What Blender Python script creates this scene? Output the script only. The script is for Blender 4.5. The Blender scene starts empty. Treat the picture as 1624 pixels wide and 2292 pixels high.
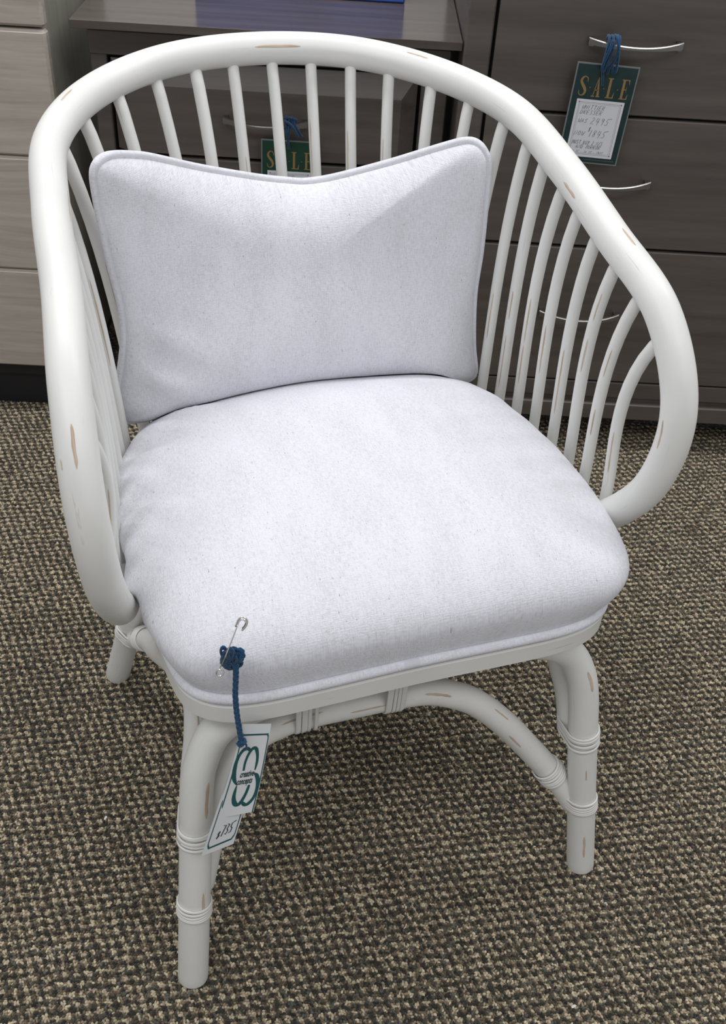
import bpy, math, random
from mathutils import Vector, Matrix, noise
random.seed(7)
SC = bpy.context.scene
COL = SC.collection
V = Vector
PI = math.pi
# ------------------------------------------------------------------ camera
cd = bpy.data.cameras.new('camera')
cam = bpy.data.objects.new('camera', cd)
COL.objects.link(cam)
cd.sensor_fit = 'HORIZONTAL'
cd.sensor_width = 36.0
cd.lens = 2283.88 * 36.0 / 1624.0
cd.clip_start = 0.05
R_ = V((0.99852275, 0.01385611, 0.05253877))
U_ = V((-0.04926217, 0.63882834, 0.76777053))
F_ = V((0.02292494, 0.76922452, -0.63856722))
m = Matrix((R_, U_, -F_)).transposed().to_4x4()
m.translation = V((0.0191825, -1.0214420, 1.2406742))
cam.matrix_world = m
cd.dof.use_dof = True
cd.dof.focus_distance = 1.22
cd.dof.aperture_fstop = 26.0
SC.camera = cam
# ------------------------------------------------------------------ view + world
SC.view_settings.view_transform = 'Standard'
SC.view_settings.look = 'None'
SC.view_settings.gamma = 1.0
SC.view_settings.use_curve_mapping = False
SC.view_settings.exposure = 0.21
w = bpy.data.worlds.new('world')
SC.world = w
w.use_nodes = True
w.node_tree.nodes['Background'].inputs['Color'].default_value = (0.98, 0.985, 1.0, 1)
w.node_tree.nodes['Background'].inputs['Strength'].default_value = 0.41


def area(name, loc, size, power, color, target=None):
    ld = bpy.data.lights.new(name, 'AREA')
    ld.shape = 'RECTANGLE'
    ld.size, ld.size_y = size
    ld.energy = power
    ld.color = color
    o = bpy.data.objects.new(name, ld)
    COL.objects.link(o)
    o.location = loc
    if target is not None:
        o.rotation_euler = (V(target) - V(loc)).to_track_quat('-Z', 'Y').to_euler()
    return o


# fluorescent ceiling troffers of the shop
area('ceiling_strip_light', (-0.75, 0.62, 2.55), (1.5, 0.16), 19, (0.98, 0.985, 1.0))
area('ceiling_strip_light', (1.05, 0.62, 2.55), (1.5, 0.16), 17, (0.98, 0.985, 1.0))
area('ceiling_troffer', (-0.8, -1.35, 2.55), (1.2, 0.6), 13, (0.98, 0.985, 1.0))
area('ceiling_troffer', (1.1, -1.35, 2.55), (1.2, 0.6), 10, (0.98, 0.985, 1.0))

A = math.radians(19.2)          # the chair is turned 19.2 degrees against the furniture
ROT = Matrix.Rotation(A, 3, 'Z')


# ------------------------------------------------------------------ materials
def new_mat(name):
    mt = bpy.data.materials.new(name)
    mt.use_nodes = True
    nt = mt.node_tree
    b = nt.nodes['Principled BSDF']
    return mt, nt, b


def N(nt, typ, **kw):
    n = nt.nodes.new(typ)
    for k, v in kw.items():
        if k.startswith('i_'):
            n.inputs[k[2:].replace('_', ' ')].default_value = v
        else:
            setattr(n, k, v)
    return n


def L(nt, a, b):
    nt.links.new(a, b)


def ramp(nt, stops, interp='LINEAR'):
    r = nt.nodes.new('ShaderNodeValToRGB')
    r.color_ramp.interpolation = interp
    els = r.color_ramp.elements
    while len(els) < len(stops):
        els.new(0.5)
    for e, (p, c) in zip(els, stops):
        e.position = p
        e.color = (*c, 1) if len(c) == 3 else c
    return r


def flat(name, col, rough=0.5, metal=0.0, spec=0.5, noise_amt=0.0, nscale=60):
    mt, nt, b = new_mat(name)
    b.inputs['Base Color'].default_value = (*col, 1)
    b.inputs['Roughness'].default_value = rough
    b.inputs['Metallic'].default_value = metal
    b.inputs['Specular IOR Level'].default_value = spec
    if noise_amt:
        tc = N(nt, 'ShaderNodeTexCoord')
        n = N(nt, 'ShaderNodeTexNoise', i_Scale=nscale, i_Detail=4.0)
        L(nt, tc.outputs['Object'], n.inputs['Vector'])
        lo = tuple(c * (1 - noise_amt) for c in col)
        hi = tuple(min(1, c * (1 + noise_amt)) for c in col)
        r = ramp(nt, [(0.3, lo), (0.7, hi)])
        L(nt, n.outputs['Fac'], r.inputs['Fac'])
        L(nt, r.outputs['Color'], b.inputs['Base Color'])
    return mt


def painted_rattan():
    mt, nt, b = new_mat('white_painted_rattan')
    uv = N(nt, 'ShaderNodeUVMap')
    mp = N(nt, 'ShaderNodeMapping')
    mp.inputs['Scale'].default_value = (14, 420, 1)
    L(nt, uv.outputs['UV'], mp.inputs['Vector'])
    grain = N(nt, 'ShaderNodeTexNoise', i_Scale=1.0, i_Detail=4.0, i_Roughness=0.6)
    L(nt, mp.outputs['Vector'], grain.inputs['Vector'])
    tc = N(nt, 'ShaderNodeTexCoord')
    blot = N(nt, 'ShaderNodeTexNoise', i_Scale=14.0, i_Detail=2.0)
    L(nt, tc.outputs['Object'], blot.inputs['Vector'])
    # fine grey grain streaks where the brush left the paint thin
    r1 = ramp(nt, [(0.27, (0.55, 0.53, 0.49)), (0.345, (0.768, 0.762, 0.737))])
    L(nt, grain.outputs['Fac'], r1.inputs['Fac'])
    r2 = ramp(nt, [(0.35, (0.94, 0.95, 0.94)), (0.7, (1.0, 1.0, 1.0))])
    L(nt, blot.outputs['Fac'], r2.inputs['Fac'])
    mul = N(nt, 'ShaderNodeMixRGB', blend_type='MULTIPLY')
    mul.inputs['Fac'].default_value = 1
    L(nt, r1.outputs['Color'], mul.inputs['Color1'])
    L(nt, r2.outputs['Color'], mul.inputs['Color2'])
    # worn-through specks of bare cane
    mp2 = N(nt, 'ShaderNodeMapping')
    mp2.inputs['Scale'].default_value = (16, 330, 1)
    mp2.inputs['Location'].default_value = (3.1, 7.7, 0)
    L(nt, uv.outputs['UV'], mp2.inputs['Vector'])
    wear = N(nt, 'ShaderNodeTexNoise', i_Scale=1.0, i_Detail=3.0, i_Roughness=0.55)
    L(nt, mp2.outputs['Vector'], wear.inputs['Vector'])
    r3 = ramp(nt, [(0.755, (0, 0, 0)), (0.785, (1, 1, 1))])
    L(nt, wear.outputs['Fac'], r3.inputs['Fac'])
    mix = N(nt, 'ShaderNodeMixRGB')
    mix.inputs['Color2'].default_value = (0.42, 0.29, 0.19, 1)
    L(nt, r3.outputs['Color'], mix.inputs['Fac'])
    L(nt, mul.outputs['Color'], mix.inputs['Color1'])
    L(nt, mix.outputs['Color'], b.inputs['Base Color'])
    b.inputs['Roughness'].default_value = 0.42
    b.inputs['Specular IOR Level'].default_value = 0.45
    bp = N(nt, 'ShaderNodeBump', i_Strength=0.12, i_Distance=0.0006)
    L(nt, grain.outputs['Fac'], bp.inputs['Height'])
    L(nt, bp.outputs['Normal'], b.inputs['Normal'])
    return mt


def bare_cane():
    mt, nt, b = new_mat('bare_cane')
    uv = N(nt, 'ShaderNodeUVMap')
    mp = N(nt, 'ShaderNodeMapping')
    mp.inputs['Scale'].default_value = (25, 900, 1)
    L(nt, uv.outputs['UV'], mp.inputs['Vector'])
    g = N(nt, 'ShaderNodeTexNoise', i_Scale=1.0, i_Detail=3.0)
    L(nt, mp.outputs['Vector'], g.inputs['Vector'])
    r = ramp(nt, [(0.3, (0.42, 0.31, 0.22)), (0.7, (0.66, 0.54, 0.42))])
    L(nt, g.outputs['Fac'], r.inputs['Fac'])
    L(nt, r.outputs['Color'], b.inputs['Base Color'])
    b.inputs['Roughness'].default_value = 0.6
    return mt


def linen(name, plane):
    """White slubby weave; plane = the two object axes the threads run along."""
    mt, nt, b = new_mat(name)
    uv = N(nt, 'ShaderNodeUVMap')
    sx = N(nt, 'ShaderNodeSeparateXYZ')
    L(nt, uv.outputs['UV'], sx.inputs['Vector'])

    def threads(scale, loc):
        mp = N(nt, 'ShaderNodeMapping')
        mp.inputs['Scale'].default_value = scale
        mp.inputs['Location'].default_value = loc
        L(nt, uv.outputs['UV'], mp.inputs['Vector'])
        n = N(nt, 'ShaderNodeTexNoise', i_Scale=1.0, i_Detail=2.5, i_Roughness=0.6)
        L(nt, mp.outputs['Vector'], n.inputs['Vector'])
        return n
    warp = threads((760, 120, 1), (0, 0, 0))
    weft = threads((170, 820, 1), (5, 3, 0))
    patch = threads((26, 9, 1), (1, 2, 0))
    slub = threads((640, 170, 1), (9, 4, 0))
    # regular basket weave relief
    mp = N(nt, 'ShaderNodeMapping')
    mp.inputs['Scale'].default_value = (1, 1, 1)
    L(nt, uv.outputs['UV'], mp.inputs['Vector'])
    vo = N(nt, 'ShaderNodeTexVoronoi', feature='F1', i_Scale=640.0, i_Randomness=0.45)
    L(nt, mp.outputs['Vector'], vo.inputs['Vector'])
    add = N(nt, 'ShaderNodeMath', operation='ADD')
    L(nt, warp.outputs['Fac'], add.inputs[0])
    L(nt, weft.outputs['Fac'], add.inputs[1])
    sub = N(nt, 'ShaderNodeMath', operation='MULTIPLY_ADD')
    L(nt, patch.outputs['Fac'], sub.inputs[0])
    sub.inputs[1].default_value = 0.55
    L(nt, add.outputs[0], sub.inputs[2])
    r = ramp(nt, [(0.0, (0.595, 0.59, 0.62)), (1.0, (0.735, 0.74, 0.795))])
    mr = N(nt, 'ShaderNodeMapRange')
    mr.inputs['From Min'].default_value = 0.95
    mr.inputs['From Max'].default_value = 1.42
    L(nt, sub.outputs[0], mr.inputs['Value'])
    L(nt, mr.outputs['Result'], r.inputs['Fac'])
    # sparse dark slub specks
    rs = ramp(nt, [(0.645, (0, 0, 0)), (0.77, (1, 1, 1))])
    L(nt, slub.outputs['Fac'], rs.inputs['Fac'])
    mx = N(nt, 'ShaderNodeMixRGB')
    mx.inputs['Color2'].default_value = (0.26, 0.23, 0.20, 1)
    L(nt, rs.outputs['Color'], mx.inputs['Fac'])
    L(nt, r.outputs['Color'], mx.inputs['Color1'])
    L(nt, mx.outputs['Color'], b.inputs['Base Color'])
    b.inputs['Roughness'].default_value = 0.9
    b.inputs['Specular IOR Level'].default_value = 0.15
    b.inputs['Sheen Weight'].default_value = 0.15
    hm = N(nt, 'ShaderNodeMath', operation='MULTIPLY_ADD')
    L(nt, vo.outputs['Distance'], hm.inputs[0])
    hm.inputs[1].default_value = -1.2
    L(nt, add.outputs[0], hm.inputs[2])
    bp = N(nt, 'ShaderNodeBump', i_Strength=0.4, i_Distance=0.0006)
    L(nt, hm.outputs[0], bp.inputs['Height'])
    L(nt, bp.outputs['Normal'], b.inputs['Normal'])
    return mt


def carpet():
    mt, nt, b = new_mat('loop_pile_carpet')
    tc = N(nt, 'ShaderNodeTexCoord')
    # small wobble so that the rows are not ruler straight
    wob = N(nt, 'ShaderNodeTexNoise', i_Scale=35.0, i_Detail=1.0)
    L(nt, tc.outputs['Object'], wob.inputs['Vector'])
    vs = N(nt, 'ShaderNodeVectorMath', operation='MULTIPLY_ADD')
    vs.inputs[1].default_value = (0.006, 0.006, 0)
    L(nt, wob.outputs['Color'], vs.inputs[0])
    L(nt, tc.outputs['Object'], vs.inputs[2])
    vo = N(nt, 'ShaderNodeTexVoronoi', feature='F1', i_Scale=235.0, i_Randomness=0.8)
    L(nt, vs.outputs[0], vo.inputs['Vector'])
    # cell position -> which yarn shows there (tufts in staggered rows)
    sp = N(nt, 'ShaderNodeSeparateXYZ')
    L(nt, vo.outputs['Position'], sp.inputs[0])

    def math(op, a, bb=None, c=None):
        n = N(nt, 'ShaderNodeMath', operation=op)
        for i, x in enumerate((a, bb, c)):
            if x is None:
                continue
            if isinstance(x, (int, float)):
                n.inputs[i].default_value = x
            else:
                L(nt, x, n.inputs[i])
        return n.outputs[0]
    x, y = sp.outputs['X'], sp.outputs['Y']
    kx, ky = 2 * PI / 0.0138, 2 * PI / 0.0126
    ph1 = math('ADD', math('MULTIPLY', x, kx), math('MULTIPLY', y, ky * 0.5))
    ph2 = math('SUBTRACT', math('MULTIPLY', y, ky), math('MULTIPLY', x, kx * 0.18))
    s1 = math('SINE', ph1)
    s2 = math('SINE', ph2)
    lat = math('ADD', s1, s2)                       # -2..2
    rnd = N(nt, 'ShaderNodeSeparateColor')
    L(nt, vo.outputs['Color'], rnd.inputs[0])
    big = N(nt, 'ShaderNodeTexNoise', i_Scale=38.0, i_Detail=3.0)
    L(nt, tc.outputs['Object'], big.inputs['Vector'])
    val = math('MULTIPLY_ADD', lat, 0.17, math('MULTIPLY_ADD', rnd.outputs[0], 0.50, 0.05))
    val = math('MULTIPLY_ADD', big.outputs['Fac'], 0.45, val)
    r = ramp(nt, [(0.16, (0.026, 0.025, 0.020)), (0.40, (0.055, 0.048, 0.036)), (0.54, (0.125, 0.098, 0.066)),
                  (0.68, (0.24, 0.20, 0.14)), (0.90, (0.42, 0.365, 0.265))])
    L(nt, val, r.inputs['Fac'])
    # a few grey-green strands
    gm = N(nt, 'ShaderNodeMixRGB')
    gm.inputs['Color2'].default_value = (0.075, 0.085, 0.075, 1)
    gt = math('GREATER_THAN', rnd.outputs[1], 0.8)
    L(nt, math('MULTIPLY', gt, 0.6), gm.inputs['Fac'])
    L(nt, r.outputs['Color'], gm.inputs['Color1'])
    L(nt, gm.outputs['Color'], b.inputs['Base Color'])
    b.inputs['Roughness'].default_value = 0.95
    b.inputs['Specular IOR Level'].default_value = 0.1
    b.inputs['Sheen Weight'].default_value = 0.25
    b.inputs['Sheen Roughness'].default_value = 0.6
    h = math('SUBTRACT', 1.0, math('MULTIPLY', vo.outputs['Distance'], 1.4))
    fine = N(nt, 'ShaderNodeTexNoise', i_Scale=900.0, i_Detail=2.0)
    L(nt, tc.outputs['Object'], fine.inputs['Vector'])
    h2 = math('MULTIPLY_ADD', fine.outputs['Fac'], 0.35, h)
    bp = N(nt, 'ShaderNodeBump', i_Strength=0.9, i_Distance=0.003)
    L(nt, h2, bp.inputs['Height'])
    L(nt, bp.outputs['Normal'], b.inputs['Normal'])
    return mt


def wood(name, c0, c1, c2, scale=(2.2, 60, 60), rough=0.42, wav=0.0, spec=0.5):
    mt, nt, b = new_mat(name)
    tc = N(nt, 'ShaderNodeTexCoord')
    mp = N(nt, 'ShaderNodeMapping')
    mp.inputs['Scale'].default_value = scale
    L(nt, tc.outputs['Object'], mp.inputs['Vector'])
    vec = mp.outputs['Vector']
    if wav:
        wn = N(nt, 'ShaderNodeTexNoise', i_Scale=5.0, i_Detail=1.0)
        L(nt, tc.outputs['Object'], wn.inputs['Vector'])
        ad = N(nt, 'ShaderNodeVectorMath', operation='MULTIPLY_ADD')
        ad.inputs[1].default_value = (0, wav, wav)
        L(nt, wn.outputs['Color'], ad.inputs[0])
        L(nt, vec, ad.inputs[2])
        vec = ad.outputs[0]
    n = N(nt, 'ShaderNodeTexNoise', i_Scale=1.0, i_Detail=6.0, i_Roughness=0.62)
    L(nt, vec, n.inputs['Vector'])
    r = ramp(nt, [(0.28, c0), (0.5, c1), (0.74, c2)])
    L(nt, n.outputs['Fac'], r.inputs['Fac'])
    L(nt, r.outputs['Color'], b.inputs['Base Color'])
    b.inputs['Roughness'].default_value = rough
    b.inputs['Specular IOR Level'].default_value = spec
    bp = N(nt, 'ShaderNodeBump', i_Strength=0.08, i_Distance=0.001)
    L(nt, n.outputs['Fac'], bp.inputs['Height'])
    L(nt, bp.outputs['Normal'], b.inputs['Normal'])
    return mt


def yarn_mat():
    mt, nt, b = new_mat('blue_yarn')
    tc = N(nt, 'ShaderNodeTexCoord')
    n = N(nt, 'ShaderNodeTexNoise', i_Scale=700.0, i_Detail=3.0)
    L(nt, tc.outputs['Object'], n.inputs['Vector'])
    r = ramp(nt, [(0.3, (0.006, 0.030, 0.075)), (0.7, (0.016, 0.085, 0.19))])
    L(nt, n.outputs['Fac'], r.inputs['Fac'])
    L(nt, r.outputs['Color'], b.inputs['Base Color'])
    b.inputs['Roughness'].default_value = 0.95
    b.inputs['Specular IOR Level'].default_value = 0.1
    b.inputs['Sheen Weight'].default_value = 0.3
    bp = N(nt, 'ShaderNodeBump', i_Strength=0.8, i_Distance=0.0006)
    L(nt, n.outputs['Fac'], bp.inputs['Height'])
    L(nt, bp.outputs['Normal'], b.inputs['Normal'])
    return mt


M = dict(
    paint=painted_rattan(), cane=bare_cane(),
    cushion=linen('seat_linen', 'xy'), pillow=linen('pillow_linen', 'xz'),
    carpet=carpet(),
    dark=wood('dark_walnut_stain', (0.078, 0.066, 0.058), (0.104, 0.089, 0.079), (0.132, 0.114, 0.101), (3, 45, 45), 0.40),
    dark_top=wood('dark_top_varnish', (0.066, 0.054, 0.047), (0.090, 0.074, 0.064), (0.115, 0.096, 0.083), (3, 45, 45), 0.16),
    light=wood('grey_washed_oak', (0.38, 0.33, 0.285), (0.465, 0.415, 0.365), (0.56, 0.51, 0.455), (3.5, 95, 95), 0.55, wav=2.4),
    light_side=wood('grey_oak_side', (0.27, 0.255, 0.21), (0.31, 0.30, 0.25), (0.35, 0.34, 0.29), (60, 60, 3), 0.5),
    black=flat('black_recess', (0.006, 0.006, 0.008), 0.6),
    plinth=flat('black_plinth', (0.012, 0.012, 0.015), 0.5),
    nickel=flat('brushed_nickel', (0.30, 0.29, 0.28), 0.36, 1.0),
    chrome=flat('polished_steel', (0.75, 0.73, 0.70), 0.15, 1.0),
    yarn=yarn_mat(),
    green=flat('sale_green', (0.010, 0.036, 0.036), 0.35, noise_amt=0.15),
    green2=flat('sale_green_bright', (0.009, 0.052, 0.034), 0.4, noise_amt=0.15),
    gold=flat('sale_gold', (0.29, 0.18, 0.065), 0.45),
    sleeve=flat('clear_sleeve_edge', (0.20, 0.22, 0.23), 0.25),
    card=flat('white_card', (0.74, 0.75, 0.80), 0.6),
    tagpaper=flat('tag_paper', (0.74, 0.76, 0.78), 0.55, noise_amt=0.02),
    teal=flat('teal_print', (0.012, 0.088, 0.098), 0.5),
    ink=flat('dark_ink', (0.02, 0.05, 0.055), 0.6),
    greyink=flat('grey_teal_ink', (0.16, 0.25, 0.27), 0.6),
    line=flat('thin_purple_line', (0.16, 0.12, 0.14), 0.6),
    blue=flat('blue_board', (0.045, 0.10, 0.42), 0.5, noise_amt=0.2, nscale=9),
    wall=flat('pale_wall', (0.62, 0.60, 0.56), 0.8, noise_amt=0.03),
    fleck=flat('pale_fleck', (0.75, 0.72, 0.66), 0.8),
)


# ------------------------------------------------------------------ mesh builder
class MB:
    def __init__(s):
        s.v, s.f, s.mi, s.sm, s.uv = [], [], [], [], []

    def add(s, vs, fs, mi=0, smooth=True, uvs=None):
        b = len(s.v)
        s.v += [V(p) for p in vs]
        for f in fs:
            s.f.append([i + b for i in f])
            s.mi.append(mi)
            s.sm.append(smooth)
            s.uv.append([uvs[i] for i in f] if uvs else None)

    def build(s, name, mats, parent=None, origin=(0, 0, 0)):
        o = V(origin)
        me = bpy.data.meshes.new(name)
        me.from_pydata([tuple(p - o) for p in s.v], [], s.f)
        for mt in (mats if isinstance(mats, (list, tuple)) else [mats]):
            me.materials.append(mt)
        me.polygons.foreach_set('material_index', s.mi)
        me.polygons.foreach_set('use_smooth', s.sm)
        if any(u is not None for u in s.uv):
            ul = me.uv_layers.new(name='UVMap')
            k = 0
            for f, u in zip(s.f, s.uv):
                for j in range(len(f)):
                    ul.data[k].uv = u[j] if u is not None else (0.37, 0.41)
                    k += 1
        me.update()
        ob = bpy.data.objects.new(name, me)
        COL.objects.link(ob)
        if parent is not None:
            ob.parent = parent
        return ob


def empty(name, loc, label, cat, group=None, rz=0.0):
    o = bpy.data.objects.new(name, None)
    COL.objects.link(o)
    o.location = loc
    o.rotation_euler = (0, 0, rz)
    o.empty_display_size = 0.05
    o['label'] = label
    o['category'] = cat
    if group:
        o['group'] = group
    return o


def spline(P, n=8, closed=False):
    P = [V(p) for p in P]
    k = len(P)
    out = []
    rng = range(k) if closed else range(k - 1)
    for i in rng:
        if closed:
            a, b, c, d = P[(i - 1) % k], P[i], P[(i + 1) % k], P[(i + 2) % k]
        else:
            b, c = P[i], P[i + 1]
            a = P[i - 1] if i > 0 else 2 * b - c
            d = P[i + 2] if i + 2 < k else 2 * c - b
        for j in range(n):
            t = j / n
            out.append(0.5 * ((2 * b) + (c - a) * t + (2 * a - 5 * b + 4 * c - d) * t * t + (3 * b - a - 3 * c + d) * t ** 3))
    if not closed:
        out.append(P[-1].copy())
    return out


def frames(pts, closed=False):
    n = len(pts)
    T = []
    for i in range(n):
        a = pts[(i - 1) % n] if (closed or i > 0) else pts[i]
        b = pts[(i + 1) % n] if (closed or i < n - 1) else pts[i]
        T.append((b - a).normalized())
    ref = V((0, 0, 1)) if abs(T[0].z) < 0.9 else V((0, 1, 0))
    nrm = (ref - T[0] * ref.dot(T[0])).normalized()
    Ns = [nrm]
    for i in range(1, n):
        q = T[i - 1].rotation_difference(T[i])
        nrm = q @ nrm
        nrm = (nrm - T[i] * nrm.dot(T[i])).normalized()
        Ns.append(nrm)
    return T, Ns


def tube(mb, pts, r, seg=20, closed=False, mi=0, cap=True, round_end=0.0, u0=None, bump=0.0):
    """Swept round tube with lengthwise UVs in metres."""
    pts = [V(p) for p in pts]
    n = len(pts)
    rad = r if callable(r) else (lambda t: r)
    T, Ns = frames(pts, closed)
    lens = [0]
    for i in range(1, n):
        lens.append(lens[-1] + (pts[i] - pts[i - 1]).length)
    tot = lens[-1] or 1
    off = random.uniform(0, 30) if u0 is None else u0
    vs, uvs = [], []
    rows = []
    for i in range(n):
        rows.append((pts[i], T[i], Ns[i], rad(lens[i] / tot), lens[i]))
    if not closed and round_end > 0:
        e = round_end
        a, b = rows[0], rows[-1]
        pre = [(a[0] - a[1] * e * math.sin(q), a[1], a[2], a[3] - e * (1 - math.cos(q)), -e * math.sin(q)) for q in (PI / 2, PI / 3, PI / 6)]
        post = [(b[0] + b[1] * e * math.sin(q), b[1], b[2], b[3] - e * (1 - math.cos(q)), b[4] + e * math.sin(q)) for q in (PI / 6, PI / 3, PI / 2)]
        rows = pre + rows + post
    for (p, t, nn, rr, ll) in rows:
        bn = t.cross(nn)
        for j in range(seg):
            a = 2 * PI * j / seg
            d = nn * math.cos(a) + bn * math.sin(a)
            vs.append(p + d * rr)
            uvs.append((off + ll, r_v(a, rr)))
    fs = []
    m_ = len(rows)
    for i in range(m_ if closed else m_ - 1):
        for j in range(seg):
            k = (j + 1) % seg
            i2 = (i + 1) % m_
            fs.append([i * seg + j, i * seg + k, i2 * seg + k, i2 * seg + j])
    if not closed and cap:
        fs.append(list(range(seg))[::-1])
        fs.append([(m_ - 1) * seg + j for j in range(seg)])
    mb.add(vs, fs, mi, True, uvs)
    # fix the uv seam: last strip wraps round
    return rows


def r_v(a, r):
    return (1 - math.cos(a)) * 0.5 * r * 3.0 + (0.05 if math.sin(a) < 0 else 0.0)


def patch(mb, pts, r, s0, s1, d, w, mi=1, lift=0.00035):
    """Thin worn patch on a tube between arc fractions s0..s1, facing direction d."""
    pts = [V(p) for p in pts]
    lens = [0]
    for i in range(1, len(pts)):
        lens.append(lens[-1] + (pts[i] - pts[i - 1]).length)
    tot = lens[-1]
    d = V(d)
    K = 12
    vs, uvs, fs = [], [], []
    seed = random.uniform(0, 50)
    for i in range(K + 1):
        q = i / K
        s = (s0 + (s1 - s0) * q) * tot
        k = 0
        while k < len(lens) - 2 and lens[k + 1] < s:
            k += 1
        seg_l = max(1e-9, lens[k + 1] - lens[k])
        t = (s - lens[k]) / seg_l
        p = pts[k].lerp(pts[k + 1], t)
        a0 = (pts[min(k + 1, len(pts) - 1)] - pts[max(k - 1, 0)]).normalized()
        b0 = (pts[min(k + 2, len(pts) - 1)] - pts[k]).normalized()
        T = a0.lerp(b0, t).normalized()
        nn = (d - T * d.dot(T)).normalized()
        bn = T.cross(nn)
        prof = min(1.0, 1.25 * math.sin(PI * min(1, max(0, q))) ** 0.45)
        ww = w * prof * (0.85 + 0.3 * noise.noise(V((seed, q * 5, 0)))) + 0.00008
        wob = 0.25 * w * noise.noise(V((seed + 9, q * 3, 0)))
        for e in (-1, -0.33, 0.33, 1):
            x = wob + e * ww
            ang = x / r
            vs.append(p + (nn * math.cos(ang) + bn * math.sin(ang)) * (r + lift * (1 if abs(e) < .9 else 0.2)))
            uvs.append((s, x))
    for i in range(K):
        for j in range(3):
            a = i * 4 + j
            fs.append([a, a + 4, a + 5, a + 1])
    mb.add(vs, fs, mi, True, uvs)


def box(mb, x0, x1, y0, y1, z0, z1, mi=0, bev=0.0):
    if bev <= 0:
        vs = [(x, y, z) for z in (z0, z1) for y in (y0, y1) for x in (x0, x1)]
        fs = [[0, 2, 3, 1], [4, 5, 7, 6], [0, 1, 5, 4], [2, 6, 7, 3], [0, 4, 6, 2], [1, 3, 7, 5]]
        mb.add(vs, fs, mi, False)
        return
    b = bev
    c = [((x0 + x1) / 2, (y0 + y1) / 2, (z0 + z1) / 2)][0]
    vs, idx = [], {}
    for ix, x in enumerate((x0, x1)):
        for iy, y in enumerate((y0, y1)):
            for iz, z in enumerate((z0, z1)):
                sx, sy, sz = (b if ix == 0 else -b), (b if iy == 0 else -b), (b if iz == 0 else -b)
                for ax in range(3):
                    idx[(ix, iy, iz, ax)] = len(vs)
                    p = [x + sx, y + sy, z + sz]
                    p[ax] = (x, y, z)[ax]
                    vs.append(tuple(p))
    fs = []
    I = idx
    for ax in range(3):
        o1, o2 = [a for a in range(3) if a != ax]
        for e in (0, 1):
            q = []
            for (a, bb) in ((0, 0), (1, 0), (1, 1), (0, 1)):
                k = [0, 0, 0]
                k[ax] = e
                k[o1] = a
                k[o2] = bb
                q.append(I[(*k, ax)])
            fs.append(q)
    for ax in range(3):           # edges along ax
        o1, o2 = [a for a in range(3) if a != ax]
        for a in (0, 1):
            for bb in (0, 1):
                k0 = [0, 0, 0]
                k1 = [0, 0, 0]
                k0[o1] = k1[o1] = a
                k0[o2] = k1[o2] = bb
                k1[ax] = 1
                fs.append([I[(*k0, o1)], I[(*k1, o1)], I[(*k1, o2)], I[(*k0, o2)]])
    for ix in (0, 1):
        for iy in (0, 1):
            for iz in (0, 1):
                fs.append([I[(ix, iy, iz, 0)], I[(ix, iy, iz, 1)], I[(ix, iy, iz, 2)]])
    cc = V(c)
    out = []
    for f in fs:
        p = [V(vs[i]) for i in f]
        nrm = (p[1] - p[0]).cross(p[2] - p[0])
        ctr = sum(p, V((0, 0, 0))) / len(p)
        out.append(f if nrm.dot(ctr - cc) > 0 else f[::-1])
    mb.add(vs, out, mi, False)


def boxobj(name, mat, parent, dims, bev=0.0, origin=(0, 0, 0)):
    mb = MB()
    box(mb, *dims, bev=bev)
    return mb.build(name, mat, parent, origin)


# ------------------------------------------------------------------ the setting
mb = MB()
nx, ny = 8, 8
X0, X1, Y0, Y1 = -3.0, 3.0, -3.2, 2.0
mb.add([(X0, Y0, 0), (X1, Y0, 0), (X1, Y1, 0), (X0, Y1, 0)], [[0, 1, 2, 3]], 0, False)
fl = mb.build('floor', M['carpet'])
fl['kind'] = 'structure'


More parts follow.
